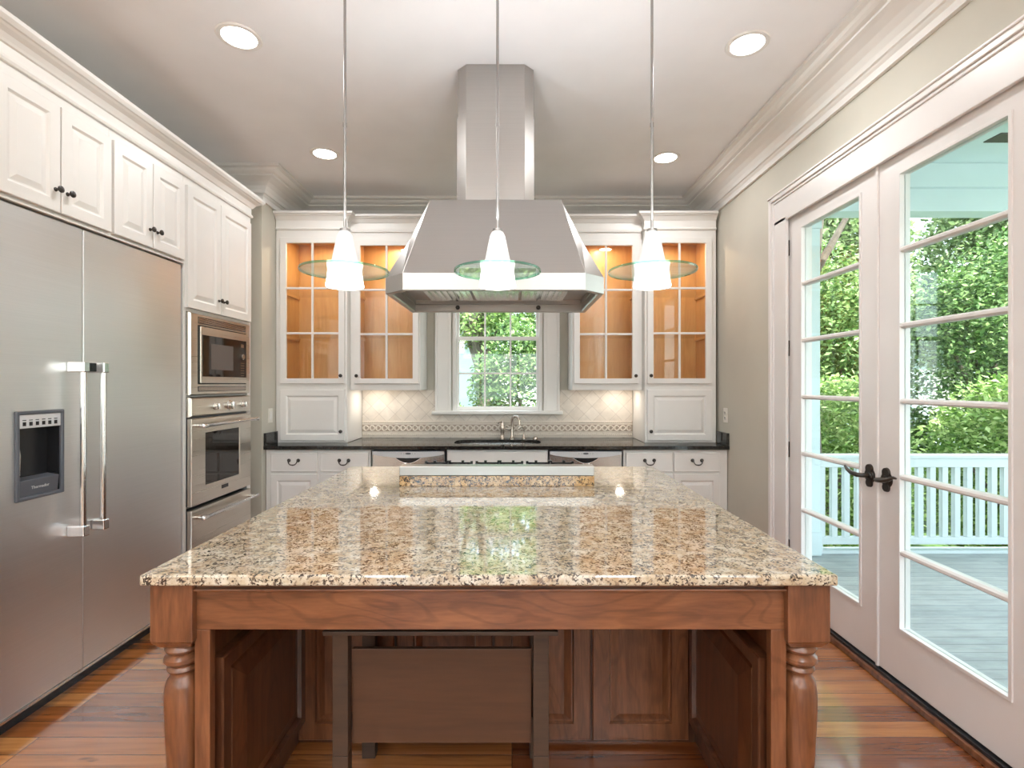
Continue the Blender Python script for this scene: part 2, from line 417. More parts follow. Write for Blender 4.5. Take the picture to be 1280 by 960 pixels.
# crown moulding round the ceiling
CP = [(0, 2.90), (.020, 2.90), (.020, 2.936), (.030, 2.944), (.036, 2.952), (.048, 2.954), (.056, 2.975), (.075, 3.000), (.105, 3.022), (.145, 3.038),
      (.170, 3.044), (.172, 3.054), (.196, 3.056), (.212, 3.066), (.222, 3.080), (.250, 3.084), (.250, ZC), (0, ZC)]
b = MB(); b.sweep([(XR, YREAR), (XR, YB), (XL, YB), (XL, YF), (XA, YF), (XA, YREAR)], CP)
struct(b.build('trim_1', M['trim']), 'white stepped crown molding along the ceiling')
BP = [(0, 0), (.016, 0), (.016, .11), (.010, .135), (0, .14)]
b = MB(); b.sweep([(XR, 3.50), (XR, 4.2)], BP); struct(b.build('baseboard_right', M['trim']))
b = MB(); b.sweep([(XR, RY1), (XR, 1.50)], BP); struct(b.build('baseboard_right', M['trim']))
b = MB(); b.sweep([(XL, YF), (XL-.3, YF)], BP); struct(b.build('baseboard_left', M['trim']))

# ------------------------------------------------------------------ recessed ceiling lights
def can(loc, label, power, group='round recessed ceiling lights'):
    t = thing('recessed_light', label, 'ceiling light', loc, 0, group)
    b = MB(); b.lathe([(.078, 0), (.080, -.006), (.100, -.007), (.104, -.003), (.104, 0)], n=32, caps=False); b.build('trim_ring', M['trim'], t)
    b = MB(); b.lathe([(.0005, -.002), (.055, -.003), (.079, -.0015)], n=32, caps=False); b.build('lens', M['lamp'], t)
    area_lamp('lamp', t, (0, 0, -.012), power, .13)
    return t
can((-1.324, 2.485, ZC), 'round recessed ceiling light above the refrigerator', CAN_W)
can((1.166, 2.537, ZC), 'round recessed ceiling light in front of the glass doors', CAN_W)
can((-1.369, 3.744, ZC), 'small round recessed ceiling light above the left glass tower cabinet', CAN_W)
can((1.143, 3.81, ZC), 'small round recessed ceiling light above the right glass tower cabinet', CAN_W)
for x, y in ((-1.3, .2), (1.1, .2), (-.1, -1.0), (-1.3, -2.2), (1.1, -2.2)):  # unseen ceiling lights added behind the camera as fill
    can((x, y, ZC), 'round fill light added to the unseen ceiling behind the camera', REAR_FILL_W)

def globe(x, y, label):  # unseen globes added behind the camera to light the room evenly
    t = thing('globe_fill_lamp', label, 'pendant lamp', (x, y, ZC), 0, 'opal globe fill lamps added behind the camera')
    b = MB(); b.lathe([(.055, 0), (.055, -.02), (.006, -.03), (.006, -.66), (.03, -.665), (.03, -.70)], n=20); b.build('rod', M['nickel'], t)
    b = MB(); b.lathe([(.16*math.sin(PI*i/16) + .0005, -.86+.16*math.cos(PI*i/16)) for i in range(17)], n=28, caps=False); b.build('shade', M['globe'], t)
    l = bpy.data.lights.new('lamp', 'POINT'); l.energy = GLOBE_FILL_W; l.shadow_soft_size = .17; l.color = (.90, .95, 1)
    q = bpy.data.objects.new('lamp', l); COL.objects.link(q); q.parent = t; q.location = (0, 0, -.86)
globe(-1.1, -1.7, 'added opal globe fill lamp on the refrigerator side behind the camera')
globe(.9, -1.7, 'added opal globe fill lamp on the door side behind the camera')

def fill_torchiere(x, y, tilt, label):  # unseen uplights added to brighten the ceiling and bounce light forward
    t = thing('fill_floor_lamp', label, 'floor lamp', (x, y, 0), 0, 'uplight fill lamps added behind the camera')
    b = MB(); b.lathe([(.14, 0), (.14, .02), (.02, .035), (.012, .06), (.012, 1.72), (.03, 1.74)], n=24); b.build('pole', M['nickel'], t)
    b = MB(); b.lathe([(.03, 1.74), (.10, 1.77), (.16, 1.83), (.18, 1.86), (.172, 1.86), (.15, 1.835), (.09, 1.785), (.001, 1.775)], n=28, caps=False); b.build('lamp_shade', M['nickel'], t)
    area_lamp('lamp', t, (0, 0, 1.868), TORCH_FILL_W, .30, col=(.87, .94, 1), rot=(PI-tilt, 0, 0))
fill_torchiere(-1.75, -1.0, -.80, 'added uplight fill lamp on the refrigerator side behind the camera')
fill_torchiere(1.45, -1.0, -.80, 'added uplight fill lamp on the door side behind the camera')

# ------------------------------------------------------------------ window over the sink
w1 = bpy.data.objects.new('window_1', None); COL.objects.link(w1); struct(w1, 'white sash window over the sink'); w1.location = (XC, YB, 0)
o = XC
b = MB()
b.box(WX0-o, WX0+.03-o, .0, WT, WZ0, WZ1); b.box(WX1-.03-o, WX1-o, 0, WT, WZ0, WZ1); b.box(WX0-o, WX1-o, 0, WT, WZ1-.03, WZ1); b.box(WX0-o, WX1-o, 0, WT, WZ0, WZ0+.02)
b.build('window_jamb', M['trim'], w1, .002)
def sash(z0, z1, y, rows, name):
    x0, x1 = WX0+.03-o, WX1-.03-o
    gx0, gx1 = -.505-o, .231-o
    f = MB(); f.holed(x0, x1, z0, z1, gx0, gx1, z0+.035, z1-.035, y, y+.035)
    for i in (1, 2):
        cx = gx0 + (gx1-gx0)*i/3; f.box(cx-.008, cx+.008, y+.004, y+.03, z0+.035, z1-.035)
    for i in range(1, rows):
        cz = z0+.035 + (z1-z0-.07)*i/rows; f.box(gx0, gx1, y+.005, y+.029, cz-.008, cz+.008)
    so = f.build(name, M['trim'], w1, .0015)
    g = MB(); g.box(gx0, gx1, y+.015, y+.019, z0+.035, z1-.035); g.build('pane', M['glass'], so)
sash(1.17, 1.872, .045, 2, 'sash'); sash(1.838, 2.53, .083, 2, 'sash')
b = MB()
cas = lambda x0, x1: (b.box(x0, x1, -.020, 0, 1.168, 2.66), b.box(min(x0, x1) if x0 < XC else x1-.022, (x0+.022) if x0 < XC else x1, -.034, 0, 1.168, 2.66))
cas(-.722-o, -.572-o); b.box(.298-o, .448-o, -.020, 0, 1.168, 2.66); b.box(.426-o, .448-o, -.034, 0, 1.168, 2.66)
b.box(-.60-o, -.572-o, -.027, 0, 1.168, 2.56); b.box(.298-o, .326-o, -.027, 0, 1.168, 2.56)
b.box(-.722-o, .448-o, -.0205, 0, 2.545, 2.66); b.box(-.74-o, .466-o, -.04, 0, 2.66, 2.69)
b.build('window_casing', M['trim'], w1, .003)
b = MB(); b.box(-.75-o, .476-o, -.058, .045, 1.136, 1.168); b.build('window_sill', M['trim'], w1, .006)

# ------------------------------------------------------------------ French doors on the right wall
# casing
b = MB()
def door_casing(b, y0, y1, zt, w=.165):
    # local: x = -Y world; built directly in world space, casing stands off the wall towards -X
    xf = XR-.020
    for a, c in ((y1, y1+w), (y0-w, y0)):
        b.box(xf, XR, a-.012 if a == y1 else a, c if a == y1 else c+.012, 0, zt+.012)
    b.box(xf, XR, y0-w, y1+w, zt-.012, zt+w)
    # back band and inner bead
    b.box(XR-.038, XR, y1+w-.018, y1+w+.012, 0, zt+w+.012); b.box(XR-.038, XR, y0-w-.012, y0-w+.018, 0, zt+w+.012)
    b.box(XR-.038, XR, y0-w, y1+w, zt+w-.018, zt+w+.012)
    b.box(XR-.028, XR, y1+w-.034, y1+w-.018, 0, zt+w-.03); b.box(XR-.028, XR, y0-w+.018, y1+w-.018, zt+w-.034, zt+w-.018)
    b.box(XR-.046, XR, y0-w-.012, y1+w+.012, zt+w+.008, zt+w+.020)
door_casing(b, DY0, 3.296, 2.486)
struct(b.build('trim_2', M['door'], None, .004), 'wide white casing round the glass doors')
b = MB(); b.box(XR, XR+WT, 3.303, 3.335, 0, DZ1); b.box(XR, XR+WT, DY0-.03, DY0+.0, 0, DZ1); b.box(XR+.06, XR+WT, DY0, 3.303, DZ1-.004, DZ1+.02)
b.box(XR-.0, XR+WT, DY0, 3.31, 2.488, 2.50); struct(b.build('trim_3', M['door']), 'white door jamb')
b = MB(); b.box(XR-.024, XR+WT, DY0, 3.30, 0, .030); struct(b.build('trim_4', M['cherry'], None, .006), 'wooden door threshold')
b = MB(); b.box(XR-.008, XR+.05, DY0, 3.30, .030, .044); struct(b.build('trim_5', M['black']), 'dark weather strip under the glass doors')

DW_, DH, DT = .805, 2.438, .045
def leaf(name, loc, gx0, gx1, hinge_left, label):
    d = bpy.data.objects.new(name, None); COL.objects.link(d); struct(d, label); d.location = loc; d.rotation_euler = (0, 0, -PI/2)
    gz0, gz1 = .245, 2.336
    f = MB(); f.holed(.002, DW_-.002, 0, DH, gx0, gx1, gz0, gz1, 0, DT)
    slab = f.build('door_frame', M['door'], d, .003)
    f = MB()
    f.holed(gx0-.012, gx1+.012, gz0-.012, gz1+.012, gx0+.002, gx1-.002, gz0+.002, gz1-.002, -.006, .01)
    for i in range(1, 6):
        cz = gz0 + (gz1-gz0)*i/6
        prof = [(-.001, cz-.013), (.008, cz-.013), (.008, cz+.013), (-.001, cz+.013)]
        f.prism([(-.004, cz-.006), (.006, cz-.013), (.038, cz-.013), (.038, cz+.013), (.006, cz+.013), (-.004, cz+.006)], gx0, gx1, 'x')
    f.build('muntin', M['door'], d, .0015)
    g = MB(); g.box(gx0, gx1, .018, .024, gz0, gz1); g.build('door_glass', M['glass'], d)
    return d
dl = leaf('door_1', (XR+.010, 3.302, .050), .150, .677, True, 'white glazed door leaf nearer the sink counter, dark lever pointing to its hinges')
dr = leaf('door_2', (XR+.010, 2.495, .050), .142, .660, False, 'white glazed door leaf nearer the camera, wide panes')
b = MB(); b.box(-.006, .010, -.012, 0, 0, DH); b.build('astragal', M['door'], dr, .003)
for z in (.32, .95, 1.60, 2.245):
    h = MB(); h.box(-.012, .012, -.006, 0, z-.05, z+.05); h.lathe([(.006, z-.055), (.007, z-.05), (.007, z+.05), (.006, z+.055)], (-.002, -.008, 0), 10)
    h.build('hinge', M['knob'], dl)
def door_lever(parent, x, direction):
    h = MB()
    # carved oval rose
    for k in range(3): h.lathe([(.038-.009*k, -.004*k), (.036-.009*k, -.004*(k+1))], (x, 0, .915), 20, 'y')
    h.lathe([(.024, 0), (.022, -.010)], (x, 0, .948), 16, 'y'); h.lathe([(.022, 0), (.020, -.010)], (x, 0, .878), 16, 'y')
    h.box(x+.012*(-direction), x+.035*(-direction), -.008, 0, .885, .945) if False else None
    h.tube([(x, -.008, .915), (x, -.045, .915), (x+.012*direction, -.058, .916), (x+.05*direction, -.060, .920), (x+.085*direction, -.058, .930), (x+.11*direction, -.052, .944), (x+.122*direction, -.046, .941)],
           [.012, .011, .012, .0115, .009, .007, .004], 12)
    return h.build('handle', M['knob'], parent)
door_lever(dl, DW_-.055, -1); door_lever(dr, .058, 1)

# ------------------------------------------------------------------ reusable cabinet pieces (local: x width, front faces -y, z up)
RAISED = [(.0, -.019), (.003, -.021), (.052, -.021), (.057, -.0165), (.062, -.012), (.068, -.012), (.092, -.0195)]
def raised(b, x0, x1, z0, z1, y=0.0, prof=RAISED, k=1.0):
    b.panel(x0, x1, z0, z1, [(i*k, y+d) for i, d in prof], y); return b
def knob(parent, x, y, z, mat=None, name='knob'):
    k = MB(); k.lathe([(.009, 0), (.009, -.003), (.0055, -.005), (.005, -.013), (.010, -.017), (.0150, -.023), (.0145, -.028), (.008, -.032), (.001, -.033)], (x, y, z), 18, 'y')
    return k.build(name, mat or M['knob'], parent)
def bail_pull(parent, x, y, z):
    k = MB()
    for s in (-1, 1):
        k.lathe([(.014, 0), (.015, -.004), (.010, -.010), (.004, -.012)], (x+s*.038, y, z), 16, 'y')
    k.tube([(x-.038, y-.010, z), (x-.036, y-.024, z-.006), (x-.030, y-.028, z-.022), (x-.018, y-.029, z-.032), (x, y-.029, z-.035), (x+.018, y-.029, z-.032), (x+.030, y-.028, z-.022), (x+.036, y-.024, z-.006), (x+.038, y-.010, z)],
           [.005, .0045, .004, .0045, .0055, .0045, .004, .0045, .005], 10)
    return k.build('pull', M['knob'], parent)

# ------------------------------------------------------------------ glazed tower and upper cabinets on the back wall
CCP = [(0, 2.742), (.012, 2.742), (.014, 2.752), (.006, 2.762), (.004, 2.770), (.004, 2.822), (.010, 2.824), (.016, 2.834), (.030, 2.850), (.048, 2.860), (.052, 2.866), (.060, 2.868), (.062, 2.885), (0, 2.885)]
def glazed_cabinet(side, x0, x1, yf, zb, lower, group, label, knob_in):
    """side -1 left, +1 right (mirrored about the window centre); x0/x1 are the left-hand version"""
    if side > 0: x0, x1 = 2*XC-x1, 2*XC-x0
    Wd, D = x1-x0, YB-yf-.012 if not lower else YB-yf-.012
    t = thing('glazed_cabinet', label, 'cabinet', (x0, yf, zb), 0, group)
    zt = 2.80-zb; zm = (1.395-zb) if lower else (1.40-zb)
    fl, fr_ = (.045, .022) if side < 0 else (.022, .045)
    if not lower: fl, fr_ = (.042, .016) if side < 0 else (.016, .042)
    gx0, gx1 = fl, Wd-fr_
    b = MB(); T = .018
    b.box(0, T, .02, D, 0, zt); b.box(Wd-T, Wd, .02, D, 0, zt); b.box(T, Wd-T, .02, D, zt-T-.06, zt-.06); b.box(T, Wd-T, .02, D, (0 if lower else .03), T+(0 if lower else .03)); b.box(T, Wd-T, D-.008, D, T, zt-.06)
    if lower: b.box(T, Wd-T, .02, D-.008, zm-.009, zm+.009)
    oz0, oz1 = (zm+.06 if lower else zm+.04), 2.64-zb
    b.holed(0, Wd, (zm if lower else 0), zt, fl+.03, Wd-fr_-.03, oz0, oz1, 0, .02)
    if lower: b.holed(0, Wd, 0, zm, fl+.03, Wd-fr_-.03, .04, zm-.03, 0, .02)
    b.build('body', M['white'], t, .002)
    # wood-lined interior
    b = MB(); q = .003; X0, X1, Y1, Z0, Z1 = T+q, Wd-T-q, D-.011, (zm+.012 if lower else T+.03+q), zt-.06-T-q
    b.face([(X0, .022, Z0), (X0, Y1, Z0), (X0, Y1, Z1), (X0, .022, Z1)]); b.face([(X1, .022, Z0), (X1, .022, Z1), (X1, Y1, Z1), (X1, Y1, Z0)])
    b.face([(X0, Y1, Z0), (X1, Y1, Z0), (X1, Y1, Z1), (X0, Y1, Z1)]); b.face([(X0, .022, Z0), (X1, .022, Z0), (X1, Y1, Z0), (X0, Y1, Z0)])
    b.face([(X0, .022, Z1), (X0, Y1, Z1), (X1, Y1, Z1), (X1, .022, Z1)])
    # shelf cleats
    for zz in (2.236-zb, 1.852-zb):
        b.box(X0, X0+.012, .05, Y1, zz-.03, zz-.006); b.box(X1-.012, X1, .05, Y1, zz-.03, zz-.006)
    io = b.build('interior', M['maple'], t)
    for zz in (2.236-zb, 1.852-zb):
        b = MB(); b.box(X0+.002, X1-.002, .06, Y1-.002, zz-.006, zz+.002); b.build('shelf', M['cab_glass'], t)
    # puck light
    px = (Wd*.5); b = MB(); b.lathe([(.001, Z1-.012), (.028, Z1-.012), (.032, Z1-.010)], (px, .16, 0), 20, 'z', False); b.build('puck_light', M['puck'], t)
    area_lamp('lamp', t, (px, .16, Z1-.02), PUCK_W, .06, col=(1, .82, .60))
    # glazed door
    dz0, dz1 = 1.423-zb, 2.672-zb; dx0, dx1 = fl-.004, Wd-fr_+.004
    sw = .052
    b = MB(); b.holed(dx0, dx1, dz0, dz1, dx0+sw, dx1-sw, dz0+.045, dz1-.048, -.022, -.001)
    cx = (dx0+dx1)/2; a0, a1 = dz0+.045, dz1-.048
    b.box(cx-.009, cx+.009, -.020, -.004, a0, a1)
    for i in (1, 2):
        cz = a0+(a1-a0)*i/3; b.box(dx0+sw, dx1-sw, -.0195, -.0045, cz-.009, cz+.009)
    dd = b.build('door', M['white'], t, .003)
    b = MB(); b.box(dx0+sw, dx1-sw, -.008, -.005, a0, a1); b.build('glass', M['cab_glass'], dd)
    kx = (dx1-.026) if knob_in > 0 else (dx0+.026)
    knob(dd, kx, -.022, dz0+.068)
    if lower:
        b = MB(); raised(b, dx0, dx1, .020, 1.372-zb); ld = b.build('door', M['white'], t)
        knob(ld, kx, -.021, .10)
    # crown of the cabinet
    b = MB(); 
    prof = [(o_, z-zb) for o_, z in CCP]
    if lower:
        e = D
        b.sweep([(Wd, e), (Wd, 0), (0, 0), (0, e)][::1] if False else [(Wd, 0.0), (0, 0.0)], prof) if False else None
        pth = [(Wd, .075), (Wd, 0), (0, 0)] if side < 0 else [(Wd, 0), (0, 0), (0, .075)]
        # travel so that the left side of travel is the room (-y): going towards +x has left=+y, so travel -x
        b.sweep([(-p[0], -p[1]) for p in []] or pth[::-1] if False else pth, [(o_, z) for o_, z in prof]) if False else None
        # travelling +x gives left = +y (into the wall): mirror the offset sign
        b.sweep(pth[::-1], [(-o_, z) for o_, z in prof])
    else:
        pth = [(0, 0), (Wd, 0), (Wd, D)] if side < 0 else [(0, D), (0, 0), (Wd, 0)]
        b.sweep(pth, [(-o_, z) for o_, z in prof])
    b.build('crown', M['white'], t)
    if not lower:
        ux = .16 if side < 0 else Wd-.16
        b = MB(); b.lathe([(.036, .029), (.036, .017), (.030, .015), (.001, .015)], (ux, .17, 0), 20); b.build('puck_light', M['puck'], t)
        area_lamp('lamp', t, (ux, .17, .012), UNDER_W, .06, col=(1, .92, .82))
        area_lamp('lamp', t, (Wd-ux, .17, .012), UNDER_W*.45, .06, col=(1, .92, .82))
    return t
YT, YU = 4.39, 4.47
glazed_cabinet(-1, -2.022, -1.412, YT, .916, True, 'tower cabinets standing on the black counter', 'white tower cabinet with glazed door standing on black counter beside the light switch', 1)
glazed_cabinet(1, -2.022, -1.412, YT, .916, True, 'tower cabinets standing on the black counter', 'white tower cabinet with glazed door standing on black counter beside the wall outlet', -1)
glazed_cabinet(-1, -1.410, -.800, YU, 1.366, False, 'wall cabinets with glass doors', 'white glass-door wall cabinet between the switch-side tower and the window', -1)
glazed_cabinet(1, -1.410, -.800, YU, 1.366, False, 'wall cabinets with glass doors', 'white glass-door wall cabinet between the window and the outlet-side tower', 1)

# ------------------------------------------------------------------ base cabinets along the back wall
YBF = 4.21
def base_cabinet(x0, x1, cols, label, fronts='drawer', x_pad=(0, 0)):
    t = thing('base_cabinet', label, 'cabinet', (x0, YBF, 0), 0, 'white base cabinets under the black counter'); Wd = x1-x0
    b = MB(); b.box(0, Wd, 0, .60, .10, .880); b.box(.0, Wd, .06, .60, 0, .10); b.build('body', M['white'], t, .002)
    for (a, c) in cols:
        a -= x0; c -= x0
        if fronts == 'drawer':
            b = MB(); b.panel(a, c, .700, .857, [(0, -.017), (.004, -.021), (.012, -.021), (.014, -.020)]); d = b.build('drawer', M['white'], t)
            bail_pull(d, (a+c)/2, -.021, .795)
        b = MB(); raised(b, a, c, .125, .682); d = b.build('door', M['white'], t)
    return t
base_cabinet(-2.022, -1.160, [(-1.977, -1.594), (-1.571, -1.178)], 'white base cabinet with two drawers below the switch-side tower')
base_cabinet(.915, 1.770, [(.932, 1.316), (1.326, 1.702)], 'white base cabinet with two drawers below the outlet-side tower')
t = thing('base_cabinet', 'white sink cabinet with plain false drawer front between the two dishwashers', 'cabinet', (-.535, YBF, 0), 0, 'white base cabinets under the black counter')
b = MB(); Wd = .83
b.box(0, .02, 0, .6, .1, .88); b.box(Wd-.02, Wd, 0, .6, .1, .88); b.box(0, Wd, .05, .6, 0, .1); b.box(.02, Wd-.02, .58, .6, .1, .88); b.box(.02, Wd-.02, 0, .58, .1, .12); b.box(.02, Wd-.02, 0, .02, .12, .88)
b.build('body', M['white'], t, .002)
b = MB(); b.panel(.008, Wd-.008, .700, .866, [(0, -.017), (.004, -.021), (.012, -.021), (.014, -.020)]); b.build('false_drawer', M['white'], t)
for a, c, kx in ((.012, .411, .38), (.419, .818, .45)):
    b = MB(); raised(b, a, c, .125, .682); d = b.build('door', M['white'], t); knob(d, kx, -.021, .64)

def dishwasher(x0, label):
    Wd = .598; t = thing('dishwasher', label, 'dishwasher', (x0, YBF, 0), 0, 'stainless steel dishwashers under the black counter')
    b = MB(); b.box(0, Wd, .004, .58, .09, .872); b.box(.01, Wd-.01, .05, .5, 0, .09); b.build('body', M['grey_plastic'], t)
    b = MB(); b.box(.003, Wd-.003, -.020, .003, .11, .862); b.build('door', M['steel'], t, .004)
    # control strip with a curved lower edge
    n = 24; lower = []
    for i in range(n+1):
        u = i/n; lower.append((.006+u*(Wd-.012), .845-.030*math.sin(PI*u)**.8))
    poly = lower + [(Wd-.006, .868), (.006, .868)]
    b = MB(); b.prism(poly, -.027, -.0202); cp = b.build('control_panel', M['lightgrey'], t, smooth=False)
    b = MB(); b.lathe([(.001, -.0285), (.022, -.0285), (.024, -.027)], (Wd/2, 0, 0), 20, 'y', True)
    for v in b.bm.verts: v.co.z = v.co.z*.32 + .851
    for k in (-2, -1, 1, 2): b.box(Wd/2+k*.022+(.012 if k > 0 else -.012)-.003, Wd/2+k*.022+(.012 if k > 0 else -.012)+.003, -.0285, -.027, .849, .853)
    b.build('badge', M['grey_plastic'], cp)
    # smile-shaped pocket and chrome rim
    arc = [(Wd/2-.105+.21*i/16, .812-.042*math.sin(PI*i/16)) for i in range(17)]
    b = MB(); b.prism(arc + [(Wd/2+.105, .815), (Wd/2-.105, .815)], -.0225, -.0203); b.build('handle_pocket', M['black'], t, smooth=False)
    b = MB(); b.tube([(x, -.024, z) for x, z in arc], .0035, 8); b.tube([(Wd/2-.03, -.024, .775), (Wd/2-.012, -.026, .755), (Wd/2-.010, -.026, .70)], .004, 8); b.tube([(Wd/2+.03, -.024, .775), (Wd/2+.012, -.026, .755), (Wd/2+.010, -.026, .70)], .004, 8)
    b.build('handle', M['chrome'], t)
    return t
dishwasher(-1.148, 'stainless steel dishwasher between the switch-side drawers and the sink cabinet')
dishwasher(.305, 'stainless steel dishwasher between the sink cabinet and the outlet-side drawers')

# ------------------------------------------------------------------ black counter with the sink cutout
SX0, SX1, SY0, SY1 = -.50, .25, 4.285, 4.665
def super_ring(cx, cy, rx, ry, z, n=48, p=4.0):
    r = []
    for i in range(n):
        a = 2*PI*(i+.5)/n; c, s_ = math.cos(a), math.sin(a)
        r.append((cx+rx*math.copysign(abs(c)**(2/p), c), cy+ry*math.copysign(abs(s_)**(2/p), s_), z))
    return r
def rect_ring(cx, cy, x0, x1, y0, y1, z, n=48):
    r = []
    hx, hy = (x1-x0)/2, (y1-y0)/2
    pts = []
    for i in range(n):
        a = 2*PI*(i+.5)/n; c, s_ = math.cos(a), math.sin(a)
        k = 1/max(abs(c), abs(s_)); pts.append((c*k, s_*k))
    # snap nearest to corners
    for cxn in (-1, 1):
        for cyn in (-1, 1):
            j = min(range(n), key=lambda i: (pts[i][0]-cxn)**2+(pts[i][1]-cyn)**2); pts[j] = (cxn, cyn)
    mx, my = (x0+x1)/2, (y0+y1)/2
    return [(mx+u*hx, my+v*hy, z) for u, v in pts]
scx, scy = (SX0+SX1)/2, (SY0+SY1)/2
CX0, CX1, CY0, CY1 = XL+.002, XR-.002, 4.173, YB-.012
b = MB()
h1 = super_ring(scx, scy, (SX1-SX0)/2, (SY1-SY0)/2, .914); h0 = [(x, y, .884) for x, y, z in h1]
r1 = rect_ring(scx, scy, -.55, .30, CY0, CY1, .914); r0 = [(x, y, .884) for x, y, z in r1]
b.rings([h0, h1, r1, r0, h0], False, False)
b.box(CX0, -.55, CY0, CY1, .884, .914); b.box(.30, CX1, CY0, CY1, .884, .914)
ct = b.build('countertop', M['black_granite']); tag(ct, 'long polished black granite countertop along the window wall', 'countertop')
for s in (-1, 1):
    b = MB(); x = CX0 if s < 0 else CX1-.022
    b.box(x, x+.022, CY0+.002, 4.386, .915, 1.018)
    tag(b.build('side_splash', M['black_granite'], None, .002), 'short black granite upstand against the wall below the %s' % ('light switch' if s < 0 else 'outlet'), 'upstand', 'black granite side upstands')
# sink
t = thing('sink', 'undermounted oval stainless steel sink set in the black counter', 'sink', (scx, scy, .70))
b = MB()
rx, ry = (SX1-SX0)/2, (SY1-SY0)/2
def sr(k, z): return super_ring(0, 0, rx*k, ry*k, z)
b.rings([sr(1.06, .183), sr(.985, .183), sr(.97, .10), sr(.93, .02), sr(.80, .0), sr(.10, -.004)], False, True); b.smooth = True
bw = b.build('basin', M['chrome'], t)
b = MB(); b.lathe([(.045, -.002), (.040, .003), (.012, .002), (.001, .004)], n=20); b.build('drain', M['nickel'], t)

# faucet group
def faucet():
    t = thing('faucet', 'tall gooseneck kitchen faucet with side column standing behind the sink', 'faucet', (0, 4.725, .914))
    b = MB(); b.lathe([(.026, 0), (.026, .006), (.016, .016), (.012, .03), (.014, .06), (.011, .075), (.012, .10), (.010, .12)], n=18); b.build('base', M['nickel'], t)
    pts = [(0, 0, .11)] + [((.040-.040*math.cos(a))*.85, -(.040-.040*math.cos(a))*.9, .155+.055*math.sin(a)) for a in [i*PI/10 for i in range(0, 11)]] + [(.068, -.072, .135)]
    b = MB(); b.tube(pts, [.011]*12 + [.012], 12); b.build('spout', M['nickel'], t)
    b = MB(); b.lathe([(.024, 0), (.024, .006), (.017, .014), (.015, .05), (.020, .06), (.018, .085), (.021, .10), (.016, .125), (.012, .135), (.014, .15), (.008, .165), (.001, .17)], (-.089, 0, 0), 18)
    b.tube([(-.075, 0, .10), (-.03, -.01, .09), (0, 0, .10)], .010, 10); b.build('mixer_column', M['nickel'], t)
    b = MB(); b.tube([(-.089, -.005, .15), (-.11, -.03, .155), (-.125, -.06, .15)], [.006, .005, .007], 8); b.build('handle', M['nickel'], t)
faucet()
t = thing('side_sprayer', 'small hooked nickel side sprayer standing beside the faucet', 'sprayer', (.11, 4.725, .914))
b = MB(); b.lathe([(.020, 0), (.020, .005), (.012, .015), (.009, .03), (.008, .07), (.009, .085)], n=16); b.build('base', M['nickel'], t)
b = MB(); b.tube([(0, 0, .08), (-.005, -.004, .10), (-.022, -.01, .112), (-.042, -.014, .108), (-.05, -.016, .096)], [.008, .009, .009, .010, .011], 10); b.build('spray_head', M['nickel'], t)
b = MB(); b.lathe([(.022, 0), (.022, .006), (.018, .014), (.010, .020), (.001, .022)], n=18)
o = b.build('air_gap', M['nickel']); o.location = (.214, 4.725, .914); tag(o, 'low round metal cap on the black counter beside the sprayer', 'air gap cap')

# ------------------------------------------------------------------ backsplash
t = thing('backsplash', 'cream stone tile backsplash with carved vine border and rope trim behind the sink', 'backsplash', (XC, YB, .914))
b = MB(); y1 = -.001; y0 = -.011
b.box(-1.272, -.588, y0, y1, 0, .448); b.box(.588, 1.272, y0, y1, 0, .448); b.box(-.588, .588, y0, y1, 0, .219)
b.build('field_tile', M['tile'], t)
b = MB(); b.box(-1.272, 1.272, -.0145, -.0115, .048, .136); b.build('border_ground', M['stone_shade'], t)
b = MB()
def rope(z, r, step):
    n = int(2.544/step)
    for i in range(n):
        x = -1.272+step*(i+.5)
        b.lathe([(r*.35, -step*.62), (r, -step*.2), (r, step*.2), (r*.35, step*.62)], (x, -.013, z), 6, 'x')
rope(.147, .0085, .018); b.build('rope_trim', M['stone'], t, smooth=True)
b = MB(); rope(.030, .0095, .018); b.build('rope_trim', M['stone'], t, smooth=True)
b = MB()
b.box(-1.272, 1.272, -.020, -.011, .124, .136); b.box(-1.272, 1.272, -.020, -.011, .048, .058); b.box(-1.272, 1.272, -.018, -.011, .009, .018); b.box(-1.272, 1.272, -.016, -.011, .154, .162)
# interlaced carved vine
P = .115; cz, A = .091, .024
for ph in (0, PI):
    pts = []; k = 0; x = -1.265
    while x < 1.265:
        pts.append((x, -.0165-.0015*math.cos(2*PI*x/P+ph), cz+A*math.sin(2*PI*x/P+ph))); x += P/10
    b.tube(pts, .0064, 6)
x = -1.255
while x < 1.26:
    b.lathe([(.001, -.021), (.007, -.019), (.010, -.014)], (x, 0, cz), 8, 'y', False); x += P/2
b.build('carved_border', M['stone'], t, smooth=True)

# switch and outlet
t = thing('light_switch', 'white rocker light switch on the wall above the black counter', 'light switch', (XL, 4.29, 1.155), PI/2)
b = MB(); b.box(-.038, .038, -.006, 0, -.060, .060); b.build('cover_plate', M['plate'], t, .003)
b = MB(); b.box(-.017, .017, -.010, -.006, -.034, .034); b.build('rocker', M['trim'], t, .002)
t = thing('wall_outlet', 'white electrical outlet on the beige wall beside the tower cabinet', 'outlet', (XR, 4.25, 1.16), -PI/2)
b = MB(); b.box(-.038, .038, -.006, 0, -.060, .060); b.build('cover_plate', M['plate'], t, .003)
for z in (-.022, .022):
    b = MB(); b.lathe([(.016, -.006), (.0155, -.008), (.001, -.008)], (0, 0, z), 16, 'y', False); s_ = b.build('socket', M['plate'], t)
    b = MB(); b.box(-.008, -.004, -.0095, -.008, z-.004, z+.008); b.box(.004, .008, -.0095, -.008, z-.004, z+.008); b.box(-.003, .003, -.0095, -.008, z-.013, z-.007); b.build('slot', M['black'], s_)

